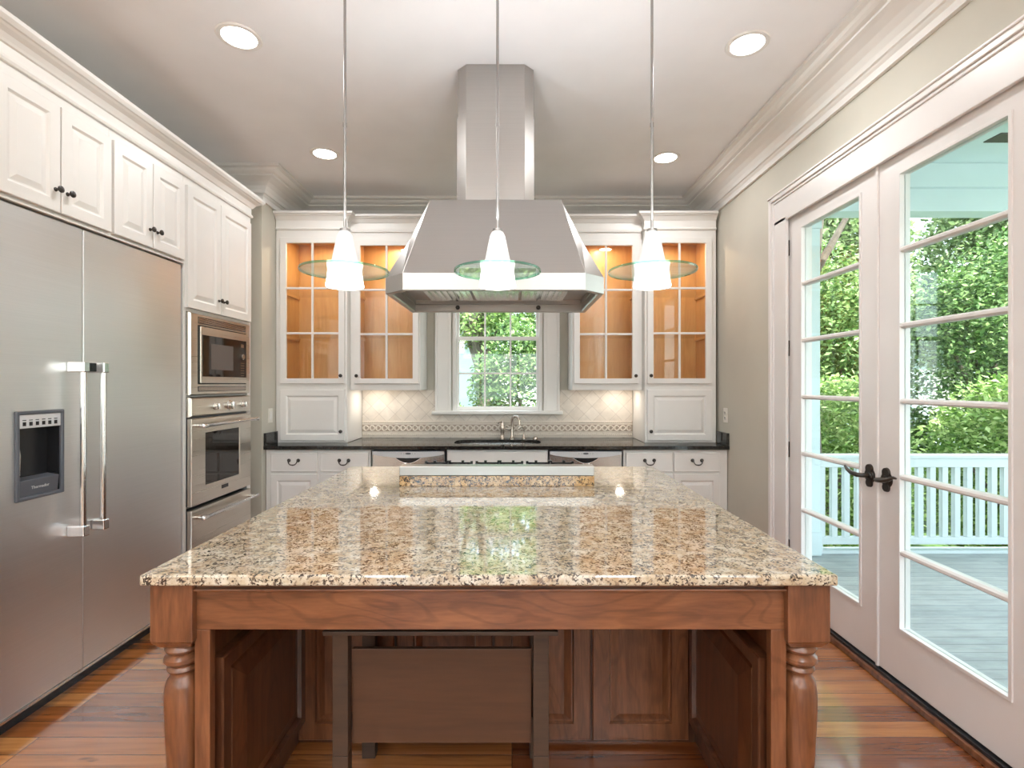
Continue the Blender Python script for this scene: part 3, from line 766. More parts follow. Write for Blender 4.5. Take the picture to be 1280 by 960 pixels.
# ------------------------------------------------------------------ refrigerator (local x runs into the room along the wall, front faces the room)
XFP = -2.018
t = thing('refrigerator', 'large built-in stainless steel side-by-side refrigerator with ice dispenser', 'refrigerator', (XFP, 1.907, 0), PI/2)
b = MB(); b.box(0, 1.218, .062, .66, .02, 2.15); b.build('body', paint('fridge_seam_shade', (.01, .01, .01), .9, 0, .1), t)  # black body puts the dark of the door seam into the colour
ys, ye = 0.0, .058
b = MB(); b.holed(.003, .497, .085, 2.148, .172, .388, .940, 1.304, ys, ye); fd = b.build('freezer_door', M['steel_v'], t, .004)
b = MB(); b.box(.503, 1.215, ys, ye, .085, 2.148); rd = b.build('refrigerator_door', M['steel_v'], t, .004)
b = MB(); b.box(.0, 1.218, .05, .07, .0, .075); b.build('toe_grille', M['black'], t)
b = MB(); b.box(.0, 1.218, -.004, .05, .072, .083); b.build('kick_trim', M['chrome'], t)
for nm, par, x in (('handle', fd, .428), ('handle', rd, .542)):
    b = MB(); b.lathe([(.0135, .76), (.0135, 1.49)], (x, -.063, 0), 18); h = b.build(nm, M['chrome'], par)
    for z0, z1 in ((.727, .775), (1.474, 1.522)):
        b = MB(); b.box(x-.017, x+.017, -.080, 0, z0, z1); b.build('handle_bracket', M['chrome'], par, .004)
b = MB(); b.box(.444, .500, -.066, -.056, 1.478, 1.518); b.build('display', M['black'], fd, .002)
# dispenser
b = MB(); b.holed(.168, .392, .936, 1.308, .184, .376, .952, 1.292, -.010, .004); dp = b.build('dispenser', M['grey_plastic'], t, .004)
b = MB(); b.box(.184, .376, -.006, .03, 1.236, 1.292); cpn = b.build('control_panel', M['lightgrey'], dp, .002)
b = MB()
for i in range(6): b.box(.198+i*.029, .212+i*.029, -.0075, -.006, 1.246, 1.262); b.box(.197+i*.029, .213+i*.029, -.0070, -.006, 1.268, 1.271)
b.build('button', M['black'], dp)
b = MB(); b.box(.184, .376, .050, .056, .952, 1.236); b.box(.184, .188, .0, .05, .952, 1.236); b.box(.372, .376, .0, .05, .952, 1.236); b.build('recess', M['black'], dp)
b = MB(); b.tube([(.205, .03, 1.20), (.205, .02, 1.12), (.205, .022, 1.04)], [.008, .010, .009], 10); b.build('water_lever', M['chrome'], dp)
b = MB(); b.prism([(.0, .952), (.046, .952), (.046, 1.028), (-.006, 1.020)], .188, .368, 'x'); b.build('drip_tray', M['grey_plastic'], dp, .002)
fc = bpy.data.curves.new('lettering', 'FONT'); fc.body = 'Thermador'; fc.size = .018; fc.align_x = 'CENTER'; fc.align_y = 'CENTER'; fc.extrude = .0004
fo = bpy.data.objects.new('lettering', fc); COL.objects.link(fo); fc.materials.append(M['lightgrey']); 
bpy.context.view_layer.update()
lm = bpy.data.meshes.new_from_object(fo.evaluated_get(bpy.context.evaluated_depsgraph_get())); bpy.data.objects.remove(fo)
fo = bpy.data.objects.new('lettering', lm); COL.objects.link(fo); fo.parent = dp; fo.location = (.278, -.0055, .985); fo.rotation_euler = (PI/2, 0, 0)

# ------------------------------------------------------------------ cabinets over the refrigerator and the oven tower
def over_cab(y0, y1, doors, label, z0=2.155):
    t = thing('wall_cabinet', label, 'cabinet', (XFP, y0, z0), PI/2, 'white raised-panel cabinets over the refrigerator'); Wd = y1-y0
    b = MB(); b.box(0, Wd, 0, .64, 0, 2.79-z0); b.build('body', M['white'], t, .001)
    b = MB(); b.box(0, Wd, -.010, 0, .0, .012); b.build('bottom_rail', M['white'], t, .003)
    for a, c, kx, kz in doors:
        b = MB(); raised(b, a-y0, c-y0, 2.176-z0, 2.648-z0); d = b.build('door', M['white'], t); knob(d, kx-y0, -.021, kz-z0)
    return t
over_cab(1.90, 2.562, [(1.975, 2.266, 2.240, 2.272), (2.272, 2.556, 2.300, 2.272)], 'white two-door cabinet above the ice-dispenser door of the refrigerator')
over_cab(2.564, 3.140, [(2.574, 2.850, 2.824, 2.272), (2.856, 3.130, 2.884, 2.272)], 'white two-door cabinet above the refrigerator beside the oven tower')

TY0, TY1 = 3.142, 3.950
t = thing('oven_cabinet', 'tall white oven cabinet with two upper doors beside the refrigerator', 'cabinet', (XFP, TY0, 0), PI/2)
Wd = TY1-TY0
b = MB(); b.box(0, .027, 0, .64, .0, 2.79); b.box(Wd-.052, Wd, 0, .64, 0, 2.79); b.box(.027, Wd-.052, .62, .64, .1, 2.79)
b.box(.027, Wd-.052, 0, .62, 1.872, 2.79); b.box(.027, Wd-.052, .01, .62, 1.338, 1.348); b.box(.027, Wd-.052, .01, .62, .640, .648); b.box(.027, Wd-.052, .0, .62, .0, .20)
b.build('body', M['white'], t, .001)
for a, c, kx in ((3.157, 3.515, 3.488), (3.520, 3.925, 3.548)):
    b = MB(); raised(b, a-TY0, c-TY0, 1.893, 2.648); d = b.build('door', M['white'], t); knob(d, kx-TY0, -.021, 1.985)
# long crown over all the left cabinets
LC = [(0, 2.700), (.010, 2.702), (.014, 2.712), (.010, 2.722), (.006, 2.726), (.004, 2.735), (.004, 2.770), (.012, 2.774), (.018, 2.784), (.030, 2.800), (.050, 2.812), (.058, 2.820), (.066, 2.822), (.074, 2.832), (.078, 2.838), (.078, 2.855), (0, 2.855)]
b = MB(); b.sweep([(-2.66, TY1+.001), (XFP+.001, TY1+.001), (XFP+.001, 1.90)], LC)
tag(b.build('cabinet_crown', M['white']), 'long white crown molding topping the refrigerator and oven cabinets', 'crown molding')

# microwave
def r_(z): return z
t = thing('microwave', 'built-in steel framed microwave with dark door above the oven', 'microwave', (XFP, 3.172, 1.350), PI/2)
MW, MH = .720, .518
b = MB(); b.panel(0, MW, 0, MH, [(.0, -.012), (.006, -.026), (.07, -.026), (.072, -.024)], -.002); b.bm.faces.ensure_lookup_table(); b.build('trim_frame', M['steel_oven'], t)
b = MB(); b.box(.02, MW-.02, .001, .42, .01, MH-.01); b.build('body', M['grey_plastic'], t)
for z0, z1 in ((.455, .498), (.022, .055)):
    b = MB(); b.box(.075, MW-.065, -.0275, -.0235, z0, z1); v = b.build('vent', M['black'], t)
    b = MB()
    for i in range(4): zz = z0+.004+(z1-z0-.008)*(i+.5)/4; b.box(.078, MW-.068, -.030, -.0275, zz-.0022, zz+.0022)
    b.build('slat', M['nickel'], v)
b = MB(); b.box(.075, MW-.065, -.030, -.0245, .068, .445); b.build('door_gap', M['black'], t)
b = MB(); b.box(.084, MW-.074, -.040, -.0305, .076, .437); md = b.build('door', M['steel_oven'], t, .003)
b = MB(); b.box(.100, MW-.086, -.0425, -.0402, .118, .385); b.build('glass', M['dark_glass'], md)
b = MB(); b.box(.190, .455, -.0432, -.0426, .165, .335); b.build('window_screen', paint('microwave_window_mesh', (.13, .11, .10), .25), md)
b = MB(); b.lathe([(.020, -.0428), (.021, -.050), (.017, -.054), (.001, -.054)], (.578, 0, .268), 20, 'y'); b.build('dial', M['nickel'], md)
b = MB()
for i in range(6): b.box(.555, .605, -.0432, -.0426, .130+i*.018, .133+i*.018)
b.box(.560, .600, -.0432, -.0426, .335, .360); b.build('button', M['nickel'], md)

# oven with warming drawer
t = thing('wall_oven', 'stainless steel wall oven with three knobs and glass door below the microwave', 'oven', (XFP, 3.172, .0), PI/2)
b = MB(); b.box(.005, .715, .001, .56, .655, 1.330); b.build('body', M['grey_plastic'], t)
b = MB(); b.panel(0, MW, 1.212, 1.336, [(.0, -.012), (.008, -.030), (.012, -.031)], 0); cpn = b.build('control_panel', M['steel_oven'], t)
for x, r in ((.255, .022), (.430, .030), (.600, .022)):
    b = MB(); b.lathe([(r*1.15, -.031), (r*1.15, -.034), (r, -.036), (r*.92, -.056), (r*.5, -.060), (.001, -.060)], (x, 0, 1.272), 22, 'y'); b.box(x-.004, x+.004, -.068, -.058, 1.272-r*.8, 1.272+r*.8); b.build('knob', M['chrome'], cpn)
b = MB(); b.holed(.0, MW, .655, 1.202, .145, .560, .765, 1.105, -.034, -.002); od = b.build('oven_door', M['steel_oven'], t, .005)
b = MB(); b.box(.140, .565, -.028, -.022, .76, 1.11); b.build('oven_glass', M['dark_glass'], od)
def bar_handle(par, z, x0, x1, y):
    b = MB(); b.lathe([(.006, x0), (.014, x0+.004), (.014, x0+.05), (.011, x0+.055), (.011, x1-.055), (.014, x1-.05), (.014, x1-.004), (.006, x1)], (0, y-.055, z), 16, 'x'); 
    for x in (x0+.03, x1-.03): b.lathe([(.012, y-.05), (.012, y)], (x, 0, z), 12, 'y')
    return b.build('handle', M['chrome'], par)
bar_handle(od, 1.158, .02, .72, -.034)
b = MB(); b.box(.325, .405, -.0365, -.0342, .706, .730); bd = b.build('badge', M['black'], od)
t = thing('warming_drawer', 'stainless steel warming drawer at the foot of the oven cabinet', 'warming drawer', (XFP, 3.172, .0), PI/2)
b = MB(); b.box(.005, .715, .001, .50, .215, .625); b.build('body', M['grey_plastic'], t)
b = MB(); b.box(0, MW, -.034, -.001, .22, .630); wd_ = b.build('drawer_front', M['steel_oven'], t, .005)
bar_handle(wd_, .580, .02, .72, -.034)

# ------------------------------------------------------------------ range hood
t = thing('range_hood', 'large stainless steel island range hood with tapered canopy and chimney', 'range hood', (-.084, 2.78, 1.859))
HX, HY, HZ = -.084, 2.78, 1.859
def L(p): return (p[0]-HX, p[1]-HY, p[2]-HZ)
HL, HR, HF, HB, CH = -.618, .450, 2.400, 3.155, .105
def octo(z, k=0.0):
    return [L(p) for p in ((HL+CH+k*.41, HF+k, z), (HR-CH-k*.41, HF+k, z), (HR-k, HF+CH+k*.41, z), (HR-k, HB-k, z), (HL+k, HB-k, z), (HL+k, HF+CH+k*.41, z))]
b = MB(); b.rings([octo(1.866, .030), octo(1.859, .026), octo(1.859, .003), octo(1.862, 0), octo(1.941, 0), octo(1.941, .02)], False, False)
b.build('rim', M['steel_h'], t)
b = MB(); b.rings([octo(1.862, .027), octo(1.905, .027), octo(1.907, .032), octo(1.932, .032)], False, True); b.build('liner', M['steel_h'], t)
b = MB()
for i in range(3):
    x0 = -.47+.26*i+.01 if False else (-.478+.265*i)
    b.box(x0-HX, x0+.25-HX, 2.56-HY, 3.05-HY, 1.918-HZ, 1.930-HZ)
    for k in range(7): b.box(x0+.015+k*.033-HX, x0+.030+k*.033-HX, 2.575-HY, 3.035-HY, 1.910-HZ, 1.918-HZ)
b.build('baffle_filter', M['chrome'], t)
b = MB()
for x in (-.35, .19):
    b.lathe([(.001, 0), (.030, .002), (.036, .008)], (x-HX, 2.50-HY, 1.916-HZ), 20, 'z', False)
b.build('lamp_lens', M['chrome'], t)
b = MB()
for x in (-.33, .16):
    b.lathe([(.014, 0), (.013, -.012), (.001, -.012)], (x-HX, HB-.035-HY, 1.885-HZ), 16, 'y', False)
b.build('control_knob', M['knob'], t)
b = MB()
TL, TR, TF, TB, TZ, BZ, KZ = -.421, .2516, 2.64, 3.05, 2.371, 1.941, 2.151
Fa = [L(p) for p in ((TL, TF, TZ), (TR, TF, TZ), (HR-CH, HF, BZ), (HL+CH, HF, BZ))]
A_, D_, B_, C_, E_, K_ = [L(p) for p in ((TL, TF, TZ), (TL, TB, TZ), (HL+CH, HF, BZ), (HL, HF+CH, BZ), (HL, HB, BZ), (-.520, 2.60, KZ))]
A2, D2, B2, C2, E2, K2 = [L(p) for p in ((TR, TF, TZ), (TR, TB, TZ), (HR-CH, HF, BZ), (HR, HF+CH, BZ), (HR, HB, BZ), (.352, 2.60, KZ))]
b.face(Fa); b.face([A_, B_, K_]); b.face([B_, C_, K_]); b.face([A_, K_, D_]); b.face([K_, C_, E_]); b.face([K_, E_, D_])
b.face([A2, K2, B2]); b.face([B2, K2, C2]); b.face([A2, D2, K2]); b.face([K2, E2, C2]); b.face([K2, D2, E2])
b.face([D_, E_, E2, D2]); b.face([A_, D_, D2, A2])
bmesh.ops.remove_doubles(b.bm, verts=b.bm.verts, dist=1e-5)
b.build('canopy', M['steel_h'], t, .002)
def chim(z0, z1, k):
    r = []
    for z in (z0, z1):
        r.append([L(p) for p in ((-.241-k*.4, 2.696-k, z), (.066+k*.4, 2.696-k, z), (.115+k, 2.745-k*.4, z), (.115+k, 3.0+k, z), (-.291-k, 3.0+k, z), (-.291-k, 2.745-k*.4, z))])
    return r
b = MB(); b.rings(chim(2.372, 2.845, .004)); b.build('chimney_lower', M['steel_h'], t, .0015)
b = MB(); b.rings(chim(2.846, ZC-.001, 0)); b.build('chimney_upper', M['steel_h'], t, .0015)

# ------------------------------------------------------------------ pendants
def pendant(x, label, first=None):
    t = thing('pendant_lamp', label, 'pendant lamp', (x, 2.05, ZC), 0, 'row of three pendant lamps over the island')
    zc = 1.872-ZC
    b = MB(); b.lathe([(.060, 0), (.060, -.010), (.050, -.022), (.010, -.028)], n=24); b.build('canopy', M['nickel'], t)
    b = MB(); b.lathe([(.0055, -.02), (.0055, 2.036-ZC)], n=12); b.lathe([(.0075, -.64), (.0075, -.655)], n=12); b.lathe([(.020, 2.040-ZC), (.020, 2.032-ZC), (.012, 2.042-ZC)], n=16); b.build('rod', M['rod'], t)
    b = MB(); b.lathe([(.001, .162), (.014, .161), (.023, .155), (.030, .140), (.038, .105), (.048, .055), (.056, .018), (.060, .004)], (0, 0, zc), 32, caps=False); b.build('shade_cone', M['pend_top'], t)
    b = MB(); b.lathe([(.060, -.004), (.066, -.006), (.068, -.025), (.071, -.045), (.0745, -.060), (.072, -.064), (.055, -.066), (.001, -.066)], (0, 0, zc), 32, caps=False); b.build('shade_base', M['pend_low'], t)
    b = MB()
    n = 48
    def ring(r, z): return [(r*math.cos(2*PI*i/n), r*math.sin(2*PI*i/n), zc+z) for i in range(n)]
    b.rings([ring(.061, .004), ring(.168, .004)], False, False); b.rings([ring(.168, -.004), ring(.061, -.004)], False, False); b.smooth = True
    d = b.build('glass_disc', M['disc_glass'], t)
    b = MB(); b.rings([ring(.168, .004), ring(.1735, .004), ring(.175, 0), ring(.1735, -.005), ring(.168, -.004)], False, False); b.smooth = True
    b.build('disc_rim', M['glass_edge'], t)
    l = bpy.data.lights.new('lamp', 'SPOT'); l.energy = UP_FILL_W; l.spot_size = math.radians(165); l.spot_blend = 1.0; l.shadow_soft_size = .03; l.color = (.95, .97, 1)  # upward spot added above the shade to brighten the ceiling
    q = bpy.data.objects.new('lamp', l); COL.objects.link(q); q.parent = t; q.location = (0, 0, zc+.20); q.rotation_euler = (PI, 0, 0)
    return t
pendant(-.669, 'white cone pendant lamp with glass disc over the fridge side of the island')
pendant(-.058, 'white cone pendant lamp with glass disc hanging in front of the hood')
pendant(.5605, 'white cone pendant lamp with glass disc over the door side of the island')

# ------------------------------------------------------------------ island
IX0, IX1, IY0, IY1 = -.988, .865, 1.355, 3.144
b = MB(); b.box(IX0, IX1, IY0, IY1, .884, .914)
tag(b.build('island_countertop', M['granite'], None, .006), 'large polished gold speckled granite island countertop', 'countertop')
t = thing('kitchen_island', 'cherry wood kitchen island base with turned corner legs and open kneehole', 'kitchen island', (-.061, 2.2, 0))
ox, oy = -.061, 2.2
def bx(b, x0, x1, y0, y1, z0, z1): b.box(x0-ox, x1-ox, y0-oy, y1-oy, z0, z1)
# turned legs
def turned_leg(cx, cy):
    b = MB(); h = .0575
    b.box(cx-h-ox, cx+h-ox, cy-h-oy, cy+h-oy, .722, .878)
    # chamfered foot of the square block
    b.rings([[(cx-ox+sx*k, cy-oy+sy*k, z) for sx, sy in ((-1, -1), (1, -1), (1, 1), (-1, 1))] for k, z in ((h, .722), (h-.014, .702))])
    blk = b.build('leg', M['cherry'], t, .003)
    b = MB()
    prof = [(.036, .705), (.040, .700), (.046, .694), (.048, .688), (.044, .681), (.037, .678), (.036, .675), (.042, .671), (.049, .664), (.050, .655), (.045, .648), (.037, .645), (.036, .642), (.041, .637), (.043, .631), (.040, .626), (.034, .622),
            (.033, .616), (.036, .609), (.042, .600), (.046, .588), (.0485, .57), (.049, .55), (.048, .50), (.045, .42), (.041, .34), (.037, .26), (.034, .20), (.033, .175),
            (.040, .168), (.042, .16), (.038, .150), (.033, .146), (.036, .12), (.043, .09), (.045, .06), (.040, .025), (.032, 0)]
    b.lathe(prof, (cx-ox, cy-oy, 0), 32); b.build('turning', M['cherry'], blk)
for cx in (-.9195, .8015): turned_leg(cx, 1.4375)
# face frame behind the legs: top rail (apron) with bead, stiles
b = MB(); bx(b, -.868, .750, 1.400, 1.425, .748, .876); b.build('apron', M['cherry_x'], t, .002)
b = MB(); bx(b, -.872, .754, 1.386, 1.430, .857, .864); bx(b, -.868, .750, 1.412, 1.44, .877, .884); b.build('top_molding', M['cherry_x'], t, .002)
for x0, x1 in ((-.868, -.826), (.708, .750)):
    b = MB(); bx(b, x0, x1, 1.3995, 1.4255, 0, .7478); b.build('stile', M['cherry'], t, .002)
# kneehole side panels with raised doors facing inwards, outer skins
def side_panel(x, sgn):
    b = MB(); bx(b, min(x, x-sgn*.02), max(x, x-sgn*.02), 1.426, 2.032, 0, .876); b.build('side_panel', M['cherry_shade'], t)
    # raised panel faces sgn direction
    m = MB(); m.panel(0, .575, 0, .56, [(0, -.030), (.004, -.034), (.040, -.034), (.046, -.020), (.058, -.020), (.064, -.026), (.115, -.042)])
    o_ = m.build('raised_panel', M['cherry_shade'], t)
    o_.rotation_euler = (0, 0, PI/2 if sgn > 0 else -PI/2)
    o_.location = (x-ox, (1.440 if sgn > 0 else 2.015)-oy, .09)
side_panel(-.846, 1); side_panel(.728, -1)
b = MB(); bx(b, -.980, -.866-.0, 1.56, 2.0, .0, .876) if False else None
# body
b = MB(); bx(b, -.95, .83, 2.034, 3.10, .10, .884); bx(b, -.93, .81, 2.045, 3.04, 0, .10)
bx(b, -.95, -.868, 1.500, 2.034, .02, .876); bx(b, .750, .83, 1.500, 2.034, .02, .876)
b.build('body', M['cherry'], t, .002)
b = MB(); bx(b, -.845, .727, 2.030, 2.0335, .0, .876); b.build('back_panel', M['cherry_shade'], t)
for i in range(4):
    x0 = -.845+.386*i
    m = MB(); m.panel(x0+.004-ox, x0+.382-ox, .018, .84, [(0, -.018), (.004, -.022), (.066, -.022), (.070, -.010), (.076, -.010), (.104, -.020)])
    for v in m.bm.verts: v.co.y += 2.034-oy
    m.build('door', M['cherry'], t)

# cooktop with granite riser and steel guard
b = MB(); b.box(-.557, .407, 2.530, 2.575, .9145, .965)
tag(b.build('granite_riser', M['granite_warm_lit'], None, .002), 'narrow raised strip of gold granite on the island behind the cooktop', 'granite strip')
t = thing('cooktop', 'stainless steel gas cooktop with black grates set on the far end of the island', 'cooktop', (-.075, 2.82, .9145))
cx, cy, cz0 = -.075, 2.82, .9145
b = MB(); b.box(-.482, .482, 2.579-cy, 3.11-cy, 0, .008); b.build('tray', M['steel'], t, .002)
b = MB(); b.box(-.482, .482, 2.530-cy, 2.60-cy, .052, .0985); b.build('back_guard', M['steel_h'], t, .003)
b = MB()
for i in range(3):
    gx = -.30+.30*i
    for sx in (-.135, .135): b.box(gx+sx-.006, gx+sx+.006, 2.64-cy, 3.06-cy, .028, .038)
    for yy in (2.64, 2.85, 3.054): b.box(gx-.14, gx+.14, yy-cy, yy+.010-cy, .028, .038)
    for yy in (2.75, 2.96):
        for a in range(4):
            an = a*PI/2; c, s_ = math.cos(an), math.sin(an)
            b.tube([(gx+c*.02, yy-cy+s_*.02, .038), (gx+c*.05, yy-cy+s_*.05, .042), (gx+c*.125, yy-cy+s_*.085, .036)], .005, 6)
    for sx in (-.135, .135):
        for yy in (2.65, 3.05): b.box(gx+sx-.007, gx+sx+.007, yy-cy-.007, yy-cy+.007, .008, .046)
    b.box(gx-.012, gx+.012, 3.03-cy, 3.06-cy, .03, .05); b.box(gx-.09, gx-.075, 3.035-cy, 3.06-cy, .03, .050); b.box(gx+.075, gx+.09, 3.035-cy, 3.06-cy, .03, .050)
b.build('grate', M['black'], t)
b = MB()
for i in range(3):
    for yy in (2.75, 2.96): b.lathe([(.045, .008), (.045, .016), (.030, .020), (.030, .026), (.001, .027)], (-.30+.30*i, yy-cy, 0), 20)
b.build('burner', M['black'], t)
b = MB()
for i in range(5): b.lathe([(.017, .008), (.016, .026), (.001, .028)], (-.36+.18*i, 3.087-cy, 0), 14)
b.build('knob', M['chrome'], t)

# small table stored in the kneehole
t = thing('side_table', 'small dark brown wooden table with panel front pushed under the island', 'table', (-.226, 1.80, 0))
ox2, oy2 = -.226, 1.80
b = MB(); b.box(-.371, .371, -.190, .19, .627, .641); b.build('tabletop', M['walnut'], t, .002)
for sx in (-1, 1):
    for yy in (-.18, .14):
        b = MB(); k = sx*.318; b.box(k-.025, k+.025, yy, yy+.04, 0, .2405); b.box(k-.0245, k+.0245, yy+.0005, yy+.0395, .2415, .626); b.build('leg', M['walnut'], t, .0015)
b = MB(); b.box(-.289, .289, -.150, -.132, .263, .566); b.build('front_panel', wood('panel_brown_wood', (.055, .022, .010), (.078, .032, .014), (.10, .042, .019), 'x', .5, 0, .5, False), t, .002)
for sx in (-1, 1):
    b = MB(); b.box(sx*.291-.010, sx*.291+.010, -.14, .14, .30, .34); b.build('side_rail', M['walnut'], t)

# ------------------------------------------------------------------ porch
XP = XR+WT
b = MB(); b.box(XP+.002, 7.0, -3.5, 4.60, -.13, -.05); struct(b.build('porch_floor', M['deck']), 'grey painted porch deck boards')
b = MB(); b.box(XP+.002, 7.0, -3.5, 4.62, 3.30, 3.42); struct(b.build('porch_ceiling', M['porch']), 'pale blue porch ceiling')
b = MB(); b.box(XP+.01, 7.0, 4.40, 4.58, 2.905, 3.10); b.box(XP+.01, 7.0, 4.36, 4.60, 3.10, 3.299); struct(b.build('porch_beam', M['porch']), 'pale porch beam')
b = MB(); b.box(XP+.002, 2.60, 4.40, 4.60, -.049, 2.904); b.box(2.565, 2.640, 4.385, 4.61, -.049, 2.904)
b.box(XP+.003, 2.648, 4.372, 4.399, 2.75, 2.899); b.box(XP+.003, 2.648, 4.372, 4.399, -.048, .16)
struct(b.build('porch_pillar', M['porch'], None, .004), 'pale blue boxed pillar beside the house wall')
t = thing('porch_railing', 'white wooden porch railing with square balusters outside the glass doors', 'railing', (2.65, 4.48, -.05))
b = MB(); b.box(0, 4.3, -.055, .055, .826, .855); b.box(0, 4.3, -.030, .030, .745, .826); b.build('top_rail', M['porch_rail'], t, .004)
b = MB(); b.box(0, 4.3, -.03, .03, .075, .135); b.build('bottom_rail', M['porch_rail'], t, .004)
b = MB(); b.box(0, .05, -.035, .035, 0, .075); b.box(0, 4.3, -.05, .05, 0.001, .03); b.build('sill_board', M['porch_rail'], t)
b = MB(); b.box(-.024, .024, -.020, .020, .136, .744); bal = b.build('baluster', M['porch_rail'], t); bal.location = (.055, 0, 0)
for i in range(1, 40):
    c = bal.copy(); COL.objects.link(c); c.parent = t; c.location = (.055+.107*i, 0, 0)
t = thing('ceiling_fan', 'porch ceiling fan with dark blades seen through the nearer glass door', 'ceiling fan', (3.62, 3.2, 3.30))
b = MB(); b.lathe([(.07, 0), (.07, -.03), (.015, -.05), (.015, -.22)], n=16); b.build('rod', M['fan'], t)
b = MB(); b.lathe([(.05, -.22), (.10, -.25), (.10, -.33), (.06, -.37), (.001, -.38)], n=24); b.build('motor', M['fan'], t)
for k in range(3):
    a = PI + k*2*PI/3; m = MB(); m.box(.10, .62, -.06, .06, -.345, -.337); m.build('blade', M['fan'], t, .002, rot=(0, 0, a))

# ------------------------------------------------------------------ garden
b = MB(); b.box(-14, 26, YB+.6, 40, -1.0, -.9); b.box(7.05, 26, -12, YB+.6, -1.0, -.9)
struct(b.build('ground', M['grass']), 'garden ground')
def leaves(b, c, r, n, size, rnd, clumps=60, spread=.22):
    cs = []
    for _ in range(clumps):
        a = rnd.uniform(0, 2*PI); u = rnd.uniform(-1, 1); q = math.sqrt(1-u*u); k = rnd.uniform(.55, 1.0)
        cs.append(Vector((c[0]+r[0]*q*math.cos(a)*k, c[1]+r[1]*q*math.sin(a)*k, c[2]+r[2]*u*k)))
    sp = spread*(r[0]+r[1]+r[2])/3
    for _ in range(n):
        p = rnd.choice(cs) + Vector((rnd.gauss(0, sp), rnd.gauss(0, sp), rnd.gauss(0, sp*.7)))
        q_ = Vector(((p.x-c[0])/r[0], (p.y-c[1])/r[1], (p.z-c[2])/r[2]))
        if q_.length > 1: p = Vector(c) + Vector((q_.x*r[0], q_.y*r[1], q_.z*r[2]))/q_.length*rnd.uniform(.8, 1.0)
        d = Vector((rnd.gauss(0, 1), rnd.gauss(0, 1), rnd.gauss(0, .6))).normalized()
        nrm = Vector((rnd.gauss(0, .7), rnd.gauss(0, .7), 1)).normalized(); w = d.cross(nrm).normalized()
        L_ = size*rnd.uniform(.7, 1.3); Wl = L_*.26
        up = nrm*L_*.08
        v = [b.bm.verts.new(q) for q in (p, p+d*L_*.45+w*Wl+up, p+d*L_, p+d*L_*.45-w*Wl+up)]
        b.bm.faces.new(v)
def tree(name, label, loc, r, hz, n, size, mat, cat='tree', trunk=True, seed=0, group=None, clumps=70, spread=.2):
    rnd = random.Random(seed); t = thing(name, label, cat, loc, 0, group)
    b = MB(); leaves(b, (0, 0, hz), r, n, size, rnd, clumps, spread); b.build('foliage', mat, t)
    if trunk:
        b = MB(); k = max(.04, r[0]*.07); b.tube([(0, 0, 0), (.06, .02, hz*.4), (-.05, .03, hz*.75), (.02, 0, hz*1.1)], [k*1.4, k, k*.8, k*.5], 10)
        for a in (0.4, 2.3, 4.4): b.tube([(-.02, .01, hz*.6), (r[0]*.35*math.cos(a), r[1]*.35*math.sin(a), hz*.9), (r[0]*.7*math.cos(a), r[1]*.7*math.sin(a), hz*1.15)], [k*.7, k*.45, k*.2], 8)
        b.build('trunk', M['bark'], t)
    return t
GZ = -.9
grp = 'clipped shrubs beyond the porch railing'
a = tree('shrub', 'bright green shrub directly beyond the railing beside the pillar', (3.75, 6.0, GZ), (.95, .75, 1.25), 1.2, 15000, .075, M['leaf1'], 'shrub', True, 1, grp)
dup(a, (5.85, 6.05, GZ), PI, 'bright green shrub beyond the railing, middle of the front row')
a2 = tree('leafy_tree', 'dense green tree behind the shrub beside the pillar', (4.6, 8.0, GZ), (1.35, 1.0, 2.3), 2.4, 26000, .085, M['leaf2'], 'tree', True, 2, 'tall leafy trees behind the porch shrubs')
dup(a2, (7.55, 8.0, GZ), PI, 'dense green tree in the middle of the row behind the shrubs')
dup(a2, (10.5, 8.0, GZ), 0, 'dense green tree at the end of the row away from the house')
a3 = tree('leafy_tree', 'tall olive green tree rising behind the trees beside the pillar', (6.2, 10.6, GZ), (2.0, 1.4, 3.0), 4.4, 42000, .13, M['leaf3'], 'tree', True, 3, 'tall olive trees at the back of the garden', 120, .22)
dup(a3, (10.5, 10.6, GZ), PI, 'tall olive green tree filling the far end of the garden view')
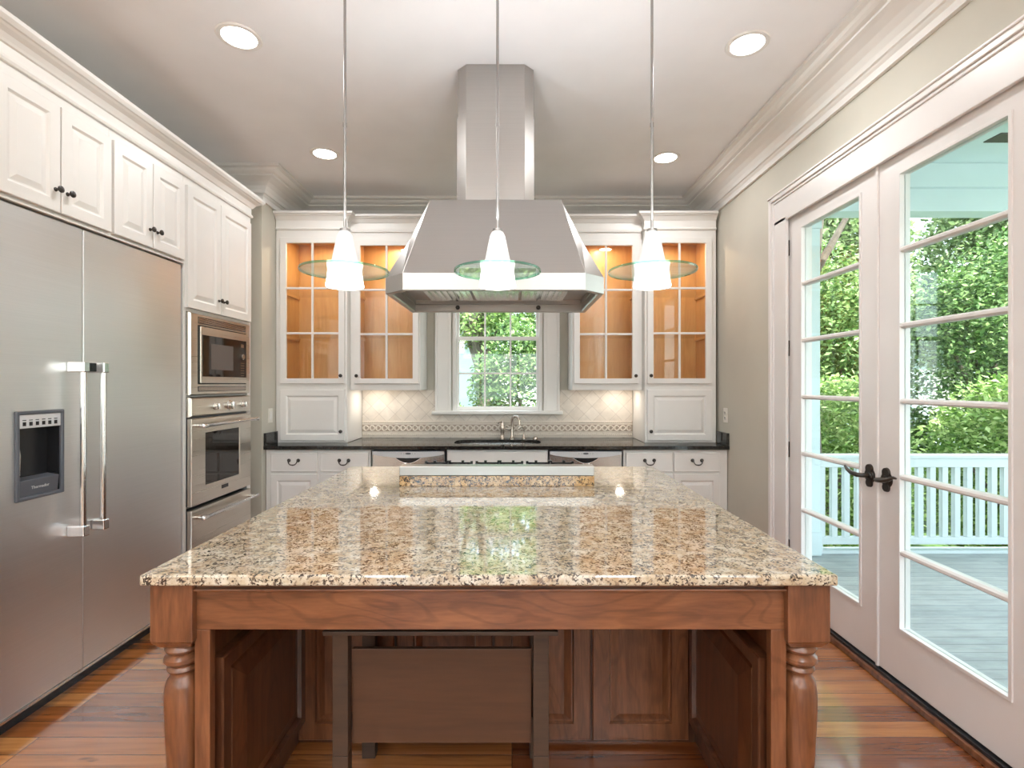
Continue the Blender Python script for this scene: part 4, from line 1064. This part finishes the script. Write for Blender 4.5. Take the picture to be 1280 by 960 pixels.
# slender crooked tree close to the pillar
t = thing('slender_tree', 'crooked bare-stemmed tree leaning beside the porch pillar', 'tree', (2.95, 5.05, GZ))
b = MB(); b.tube([(0, 0, 0), (.02, 0, 1.5), (-.03, .0, 2.6), (.02, 0, 3.6), (.06, 0, 3.95), (.18, 0, 4.25), (.24, 0, 4.7), (.30, 0, 5.4)], [.09, .08, .075, .065, .06, .055, .05, .04], 12)
b.tube([(.02, 0, 3.4), (.25, .1, 3.7), (.55, .15, 4.2)], [.045, .035, .02], 8); b.build('trunk', M['bark'], t)
b = MB(); leaves(b, (.5, .6, 5.6), (1.3, .9, .9), 7000, .09, random.Random(9), 40, .2); b.build('foliage', M['leaf1'], t)
# window side
grp = 'bushes outside the sink window'
a4 = tree('bush', 'tall glossy bush filling the middle of the sink window', (.12, 8.2, GZ), (.85, .7, 1.55), 1.9, 12000, .09, M['leaf2'], 'bush', True, 5, grp)
dup(a4, (1.98, 8.3, GZ), PI, 'tall glossy bush at the door side of the sink window')
a5 = tree('bush', 'low bright bush in the bottom corner of the sink window below the pale wall', (-.86, 6.9, GZ), (.50, .45, .75), 1.30, 6000, .085, M['leaf1'], 'bush', True, 6, grp)
tree('leafy_tree', 'light green tree overhanging behind the sink window bushes', (-.6, 10.0, GZ), (1.9, .95, 1.3), 4.3, 14000, .10, M['leaf1'], 'tree', True, 8)
def house(loc, w, h, label, name='neighbor_house'):
    t = thing(name, label, 'house', loc)
    b = MB(); b.box(-w/2, w/2, 0, 4, 0, h); b.build('wall', M['siding'], t)
    b = MB(); b.prism([(-.4, h), (4.4, h), (2.0, h+1.8)], -w/2-.3, w/2+.3, 'x'); b.build('roof', paint('grey_roof_' + label[:4], (.20, .20, .21), .8), t)
    b = MB()
    for i in range(int(w//2)):
        x = -w/2+1+2*i; b.box(x-.45, x+.45, -.03, -.001, h-2.3, h-.7)
    b.build('window', M['trim'], t)
house((-2.6, 11.7, GZ), 4.6, 3.9, 'pale blue neighboring house behind the bushes of the sink window')
house((9.5, 13.5, GZ), 14.0, 3.4, 'pale neighboring house glimpsed behind the garden trees')
